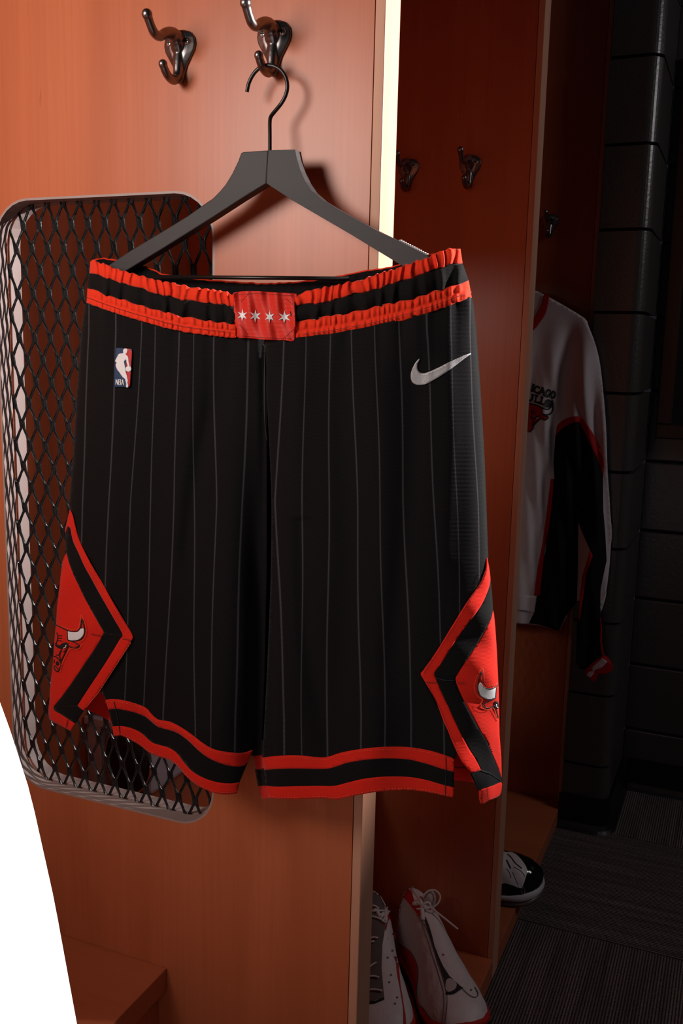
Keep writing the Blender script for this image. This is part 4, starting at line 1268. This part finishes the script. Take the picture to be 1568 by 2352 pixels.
tg = at_d(*c5([(575, 440)])[0], dk + .015)
mesh('tongue_top', *sphere(tg, .018, 14, 10, (.75, .75, 1.15)), M_LEATHER2, r)
lace = [tube([at_d(*p, dk - .004 + .0 * i) for i, p in enumerate(c5(smooth([(470, 410), (515, 345), (600, 296), (680, 310), (738, 385), (722, 470), (670, 535), (590, 565), (530, 560)], 4)))], .0018, 8)]
mesh('lace', *lace[0], M_LEATHER, r)
mesh('lace', *tube([at_d(*p, dk - .006 - .00045 * i) for i, p in enumerate(c5(smooth([(540, 545), (620, 580), (700, 645), (850, 765), (1012, 897)], 5)))], .0018, 8), M_LEATHER, r, label='loose lace tail')
mesh('lace', *tube([at_d(*p, dk - .007) for p in c5(smooth([(560, 575), (470, 588), (375, 583)], 4))], .0018, 8), M_LEATHER, r)
mesh('lace_knot', *join([tube([at_d(*p, dk - .008) for p in c5(smooth([(455, 550), (500, 500), (560, 490), (590, 540), (540, 580), (490, 560)], 4))], .0024, 8)]), M_LEATHER, r)
mesh('lace', *tube([at_d(*p, dk - .007) for p in c5(smooth([(520, 590), (570, 625), (630, 635), (650, 590)], 4))], .0022, 8), M_LEATHER, r)

# --- left-hand shoe, half behind the near divider
r, at, w, up = white_shoe((-.17, 1.56, BZ), (-.247, 1.700), (-.110, 1.425), 'white leather shoe half hidden behind the near divider edge, the left one of the pair')
c4 = lambda pts: crop(pts, 840, 2000, 6.683)
patch('throat', c4([(60, 255), (230, 262), (300, 320), (335, 400), (320, 560), (300, 800), (280, 960), (250, 1150), (240, 1500), (270, 1850), (280, 1950), (60, 2010)]), at(.0010), M_TONGUE_DENT, r, 5, solid=None, label='dark tongue and lining')
patch('collar', c4([(350, 380), (412, 450), (422, 560), (390, 680), (330, 790), (300, 930), (292, 880), (318, 780), (318, 650), (335, 500)]), at(.0016), M_SRED, r, 4, solid=None, label='red collar')
mesh('collar_rim', *tube([at(.002)(*p) for p in c4(smooth([(150, 250), (250, 270), (310, 330), (340, 400), (315, 520), (290, 650), (300, 790)], 3))], .0038, 8), M_LEATHER, r)
patch('lower_wing', c4([(480, 1260), (492, 1300), (500, 1500), (530, 1780), (560, 1950), (600, 2200), (610, 2352), (575, 2352), (570, 2100), (520, 1800), (478, 1600), (455, 1350)]), at(.0012), M_SRED, r, 4, solid=None, label='red suede lower wing')
patch('toe_strip', c4([(60, 2010), (150, 2000), (280, 1950), (282, 1985), (150, 2040), (60, 2052)]), at(.0016), M_LOGO, r, 3, solid=None)
for q in ((333, 1335), (405, 1228), (385, 1600), (358, 1712), (478, 1945), (445, 2042), (415, 970)):
    dimple(at, *c4([q])[0], 2.5, M_TONGUE_DENT, r)
for l in ([(60, 560), (140, 570), (190, 610)], [(60, 650), (180, 640), (368, 627)], [(60, 720), (170, 745), (290, 820)], [(60, 1060), (120, 1040), (180, 1050)], [(60, 1120), (130, 1100)], [(60, 1500), (120, 1450), (160, 1430)], [(60, 1640), (140, 1640), (200, 1660)], [(60, 1850), (160, 1850), (250, 1870)]):
    mesh('lace', *tube([at(.005)(*p) for p in c4(smooth(l, 4))], .0018, 7), M_LEATHER, r)


# --- black and white shoe on the far board
def patent_shoe(loc, heel, toe, label):
    r = empty('basketball_shoe', loc, label, 'shoe', 'black and white shoes on the farthest locker floor')
    V, Fc, sole, w = shoe_shape(heel, toe, BZ, 1.06, .98, .018)
    V = [(v[0], v[1], v[2] + .008) for v in V]
    V, Fc = recalc(V, Fc)
    mesh('upper', V, Fc, M_PATENT, r, label='shiny black upper')
    mesh('outsole', *recalc(*sole(.0, .013, .004)), M_GUM, r, label='smoky translucent outsole')
    mesh('midsole', *recalc(*sole(.0125, .029, .008, .004)), M_MID, r, label='white wavy midsole')
    return r, caster(V, Fc)


r, at = patent_shoe((-.09, 2.0, BZ), (-.262, 1.965), (.046, 2.045), 'black patent shoe with a white vamp whose toe sticks out over the floor board edge')
c6 = lambda pts: crop(pts, 1130, 1900, 9.224)
patch('vamp', c6(smooth([(180, 560), (300, 540), (400, 535), (500, 580), (620, 700), (720, 850), (735, 950), (700, 1080), (650, 1230), (600, 1290), (450, 1235), (270, 1180), (160, 1150)], 2, True)), at(.0012), M_LEATHER, r, 3, solid=None, label='white canvas vamp')
for l, wd_ in (([(320, 580), (400, 650), (480, 760), (620, 880)], 3), ([(300, 700), (340, 780), (390, 880)], 4), ([(460, 850), (600, 930), (690, 1050)], 1.4), ([(430, 950), (550, 1230)], 1.2), ([(290, 880), (350, 940), (400, 1070)], 1.4)):
    mesh('fold_shade_seam', *stroke_geo(c6(smooth(l, 3)), wd_ * .8, at(.0018)), M_SEAM_SHADE, r)  # flat dark ribbons: painted shade of the folds, and thin seams
ey = [at(.002)(*p) for p in c6([(652 + 30 * math.cos(a * math.pi / 8), 1340 + 68 * math.sin(a * math.pi / 8)) for a in range(17)])]
mesh('eyelet', *tube(ey, .0009, 6), M_CHROME, r, label='small chrome eyelet')
r, at = patent_shoe((-.17, 2.28, BZ), (-.166, 2.43), (-.171, 2.13), 'black shoe behind its mate, only a sliver seen beside the middle divider edge')

# ================================================================== white jacket
jk = empty('warmup_jacket', (-.1, 2.48, .45), 'white warm-up jacket with black and red side panel hanging in the farthest locker', 'jacket')
cj = lambda pts: crop(pts, 1160, 640, 4.704)
ck2 = lambda pts: crop(pts, 1160, 1100, 4.704)


def j_y(u, v):
    s = (u - 1235) / 170
    y = 2.470 - .022 * math.sqrt(max(0, 1 - min(1, abs(s)) ** 3))
    y += .007 * math.sin(u * .085 + v * .012) * sstep(700, 900, v) + .005 * math.sin(u * .19 - v * .02) * sstep(760, 980, v) * gauss(v - 1000, 400)
    y += .013 * gauss((u - 1300) - (v - 820) * -.14, 20) * sstep(720, 800, v) * (1 - sstep(1000, 1300, v))
    y -= .010 * gauss(u - 1345 - (v - 850) * .05, 18) * sstep(740, 850, v)
    return y


J = lambda o_: (lambda u, v: at_y(u, v, j_y(u, v) - o_))
tors = [(1231, 668), (1210, 672), (1180, 690), (1120, 688), (1030, 720), (985, 780), (975, 960), (985, 1180), (1000, 1395), (1193, 1402), (1224, 1406), (1240, 1370), (1250, 1320), (1264, 1215), (1274, 1100), (1282, 1000)]
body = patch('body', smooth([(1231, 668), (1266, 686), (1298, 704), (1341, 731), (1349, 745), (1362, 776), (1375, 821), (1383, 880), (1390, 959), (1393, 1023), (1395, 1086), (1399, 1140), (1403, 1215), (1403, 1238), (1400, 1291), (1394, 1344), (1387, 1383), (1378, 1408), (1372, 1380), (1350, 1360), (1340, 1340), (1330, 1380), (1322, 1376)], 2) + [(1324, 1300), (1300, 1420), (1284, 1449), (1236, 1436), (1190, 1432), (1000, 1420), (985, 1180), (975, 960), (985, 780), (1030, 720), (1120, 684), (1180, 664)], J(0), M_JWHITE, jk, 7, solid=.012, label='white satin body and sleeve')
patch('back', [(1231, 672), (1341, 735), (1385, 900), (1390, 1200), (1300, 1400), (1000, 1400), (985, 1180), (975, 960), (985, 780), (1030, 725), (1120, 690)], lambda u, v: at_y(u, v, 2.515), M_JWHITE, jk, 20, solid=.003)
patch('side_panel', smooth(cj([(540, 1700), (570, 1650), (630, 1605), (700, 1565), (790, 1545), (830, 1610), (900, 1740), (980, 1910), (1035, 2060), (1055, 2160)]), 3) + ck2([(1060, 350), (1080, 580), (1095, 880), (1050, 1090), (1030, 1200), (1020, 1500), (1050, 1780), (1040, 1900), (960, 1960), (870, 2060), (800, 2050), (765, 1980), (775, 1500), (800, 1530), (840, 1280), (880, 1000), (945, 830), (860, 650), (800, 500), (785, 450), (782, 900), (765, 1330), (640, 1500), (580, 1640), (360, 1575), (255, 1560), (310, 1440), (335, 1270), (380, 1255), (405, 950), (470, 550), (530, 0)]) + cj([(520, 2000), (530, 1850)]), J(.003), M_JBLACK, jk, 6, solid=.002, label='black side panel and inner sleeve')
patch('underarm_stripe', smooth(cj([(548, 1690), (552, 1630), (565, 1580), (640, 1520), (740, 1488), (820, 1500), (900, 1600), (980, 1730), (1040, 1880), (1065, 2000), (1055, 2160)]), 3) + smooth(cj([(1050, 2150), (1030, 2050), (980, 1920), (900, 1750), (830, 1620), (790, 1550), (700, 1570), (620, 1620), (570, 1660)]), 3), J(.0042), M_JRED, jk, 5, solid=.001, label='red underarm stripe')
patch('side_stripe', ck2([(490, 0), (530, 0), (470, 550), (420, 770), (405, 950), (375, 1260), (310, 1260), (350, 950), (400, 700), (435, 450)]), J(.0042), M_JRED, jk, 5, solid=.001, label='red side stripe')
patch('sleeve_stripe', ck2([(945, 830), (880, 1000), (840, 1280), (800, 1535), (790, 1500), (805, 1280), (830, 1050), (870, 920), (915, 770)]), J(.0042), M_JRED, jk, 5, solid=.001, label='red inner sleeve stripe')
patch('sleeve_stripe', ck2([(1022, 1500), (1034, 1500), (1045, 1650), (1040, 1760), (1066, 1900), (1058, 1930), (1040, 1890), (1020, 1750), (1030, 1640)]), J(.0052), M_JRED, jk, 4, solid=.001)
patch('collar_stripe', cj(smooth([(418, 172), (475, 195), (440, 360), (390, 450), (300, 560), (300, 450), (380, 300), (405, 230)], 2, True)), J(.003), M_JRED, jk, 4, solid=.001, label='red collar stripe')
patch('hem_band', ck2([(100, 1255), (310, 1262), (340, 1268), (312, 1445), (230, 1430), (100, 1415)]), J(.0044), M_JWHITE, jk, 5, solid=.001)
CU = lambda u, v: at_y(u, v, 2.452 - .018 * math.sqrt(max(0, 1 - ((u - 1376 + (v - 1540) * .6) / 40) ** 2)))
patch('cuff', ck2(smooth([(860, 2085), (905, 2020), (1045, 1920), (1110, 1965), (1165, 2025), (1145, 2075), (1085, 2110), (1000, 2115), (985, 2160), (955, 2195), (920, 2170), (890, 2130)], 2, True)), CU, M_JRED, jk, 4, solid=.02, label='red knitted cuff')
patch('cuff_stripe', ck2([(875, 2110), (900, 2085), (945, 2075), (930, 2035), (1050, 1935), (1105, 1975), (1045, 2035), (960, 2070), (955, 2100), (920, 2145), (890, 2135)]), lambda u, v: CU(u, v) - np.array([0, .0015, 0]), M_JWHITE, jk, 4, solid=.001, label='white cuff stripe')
# chest print: two arched words over the bull's head
cp = lambda x, y: (1200 + x / 15.68, 850 + y / 15.68)


def word(txt, p0, dx, slope, curve, w_, h_, gap, th):
    def mp(x, y):
        u, v = cp(p0[0] + x * dx, p0[1] + x * slope + curve * x * x + y * h_)
        return J(.0024)(u - (y - .5) * h_ * .16 / 15.68, v)
    for g_ in letters(txt, mp, 0, w_, gap, th, True): mesh('letter', *g_, M_LOGO, jk)



# letter boxes measured one by one so that the words arch
for ch, x0, y0, w_ in (('C', -420, 330, 130), ('H', -160, 400, 150), ('I', 300, 510, 130), ('C', 425, 570, 165), ('A', 605, 620, 190), ('G', 840, 700, 150), ('O', 1020, 750, 150),
                       ('B', -130, 760, 140), ('U', 130, 830, 210), ('L', 440, 910, 170), ('L', 640, 975, 150), ('S', 830, 1060, 150)):
    ww = w_ if ch != 'I' else w_ / .45 * .45

    def mp(x, y, x0=x0, y0=y0, w_=w_, ch=ch):
        xx = x / .45 if ch == 'I' else x
        u, v = cp(x0 + xx * w_ - (y - .5) * 45, y0 + xx * w_ * .30 + y * 225)
        return J(.0026)(u, v)
    for g_ in letters(ch, mp, 0, 1.0, .1, .32, True): mesh('letter', *g_, M_LOGO, jk)
ce = lambda pts: [cp(*p) for p in pts]
bj = patch('bull_emblem', ce([(-350, 1100), (-150, 1180), (280, 1215), (500, 1270), (700, 1365), (860, 1415), (950, 1400), (1030, 1300), (1065, 1080), (1090, 1300), (1075, 1450), (1000, 1570), (860, 1620), (920, 1690), (860, 1780), (750, 1790), (650, 1745), (520, 1850), (370, 2010), (370, 2080), (230, 2240), (100, 2260), (0, 2000), (-100, 1700)]), J(.0020), M_JRED, jk, 4, solid=.0006, label="red bull's head emblem on the chest")
hl = [([(-350, 1090), (280, 1210), (500, 1265), (700, 1365), (860, 1415), (950, 1395), (1020, 1290), (1065, 1080), (1092, 1300), (1075, 1450), (1000, 1570), (860, 1615), (700, 1585)], 3.4), ([(690, 1370), (690, 1580)], 2.6), ([(700, 1590), (915, 1690), (860, 1775), (750, 1790), (650, 1740)], 3),
      ([(650, 1740), (520, 1850), (370, 2010), (370, 2080), (230, 2240)], 3), ([(310, 1440), (330, 1600)], 2), ([(320, 1480), (490, 1480)], 2), ([(320, 1545), (480, 1560)], 2), ([(280, 1650), (350, 1760), (480, 1700), (640, 1640)], 4), ([(420, 1800), (330, 2000)], 2.4)]
two_tone(bj, join([stroke_geo(smooth(ce(l), 3), w_, J(.0030), 2) for l, w_ in hl]), M_LOGO)
two_tone(bj, join([blob(ce([(705, 1385), (860, 1430), (960, 1415), (1040, 1350), (1065, 1450), (990, 1555), (860, 1600), (705, 1575)]), J(.0027)), stroke_geo(smooth(ce([(480, 1730), (540, 1730), (590, 1690)]), 3), 2, J(.0034), 2)]), M_JWHITE)
# its hanger, hidden behind the divider
jh = empty('coat_hanger', (-.245, 2.49, 1.45), 'black hanger inside the white jacket, hidden behind the middle divider', 'hanger')
mesh('wire_hook', *tube(smooth([(-.268, 2.508, 1.566), (-.262, 2.508, 1.580), (-.245, 2.508, 1.5868), (-.228, 2.508, 1.578), (-.226, 2.507, 1.56), (-.238, 2.503, 1.535), (-.245, 2.50, 1.51), (-.245, 2.495, 1.44)], 4), .002, 8), M_WIRE, jh)
mesh('hanger_arm', *tube(smooth([(-.42, 2.494, 1.375), (-.34, 2.494, 1.415), (-.245, 2.494, 1.45), (-.15, 2.494, 1.415), (-.07, 2.494, 1.375)], 4), .006, 8), M_HANGER, jh)

# ================================================================== speaker on the middle seat, seen through the mesh
sp = empty('portable_speaker', (-.64, 1.48, .4395), 'grey cased portable speaker with a round black grille, behind the black mesh', 'speaker')
sz = .4395
box('casing', (-.712, 1.412, sz), (-.585, 1.56, sz + .135), M_GREYMET, sp, bevel=.010)
box('side_post', (-.716, 1.392, sz), (-.684, 1.42, sz + .130), M_GREYMET, sp, bevel=.002)
box('top_ledge', (-.717, 1.385, sz + .131), (-.575, 1.565, sz + .146), M_GREYMET, sp, bevel=.002)
box('top_ledge', (-.715, 1.40, sz + .150), (-.60, 1.55, sz + .157), M_GREYMET, sp, bevel=.002)
box('handle_bracket', (-.716, 1.40, sz + .157), (-.708, 1.42, sz + .205), M_GREYMET, sp, bevel=.002)
mesh('knob', *sphere((-.69, 1.42, sz + .175), .011), M_CHROME, sp)
gc = (-.632, 1.402, sz + .068)
V, Fc = [], []
for rr_, dd in ((.0, -.016), (.02, -.0145), (.038, -.010), (.050, -.003), (.054, .004)):
    for q in range(32):
        a = 2 * math.pi * q / 32; V.append((gc[0] + rr_ * math.cos(a) * .92, gc[1] + dd, gc[2] + rr_ * 1.2 * math.sin(a)))
for q in range(4):
    for i in range(32): Fc.append((q * 32 + i, q * 32 + (i + 1) % 32, q * 32 + 32 + (i + 1) % 32, q * 32 + 32 + i))
mesh('round_grille', V, Fc, M_PERF, sp, label='black perforated round grille')
mesh('grille_ring', *tube([(gc[0] + .0555 * .92 * math.cos(2 * math.pi * i / 40), gc[1] + .002, gc[2] + .0555 * 1.2 * math.sin(2 * math.pi * i / 40)) for i in range(41)], .003, 8), M_CHROME, sp)
mesh('chrome_trim', *tube(smooth([(-.583, 1.44, sz + .12), (-.576, 1.47, sz + .085), (-.576, 1.50, sz + .05), (-.582, 1.53, sz + .012)], 4), .005, 8), M_CHROME, sp)

# ================================================================== white sheet in the near corner
ws = empty('white_sheet', (-.05, .33, .05))
zs = [1.19, 1.188, 1.18, 1.16, 1.13, 1.073, 1.023, .953, .856, .75, .6, .4, .2, .052]
rs = [.0, .02, .035, .055, .072, .0925, .1045, .1155, .1275, .138, .150, .166, .182, .192]
V, Fc = [], []
n = 120
for j in range(61):
    z = 1.19 - (1.19 - .052) * (j / 60) ** 1.15
    r_ = float(np.interp(-z, [-q for q in zs], rs))
    for i in range(n):
        a = 2 * math.pi * i / n
        k_ = sstep(1.15, .6, z) if False else min(1, max(0, (1.15 - z) / .6))
        rr_ = r_ * (1 + k_ * (.030 * math.sin(9 * a + .8 * math.sin(2 * a)) + .018 * math.sin(17 * a + 1)) - .02 * k_)
        V.append((-.05 + rr_ * math.cos(a), .33 + rr_ * math.sin(a), z))
for j in range(60):
    for i in range(n):
        Fc.append((j * n + i, (j + 1) * n + i, (j + 1) * n + (i + 1) % n, j * n + (i + 1) % n))
bpy.data.objects.remove(ws)
o = mesh('white_sheet', V, Fc, M_SHEET); tag(o, 'bright white sheet draped in soft folds, cut off by the lower left corner', 'sheet')
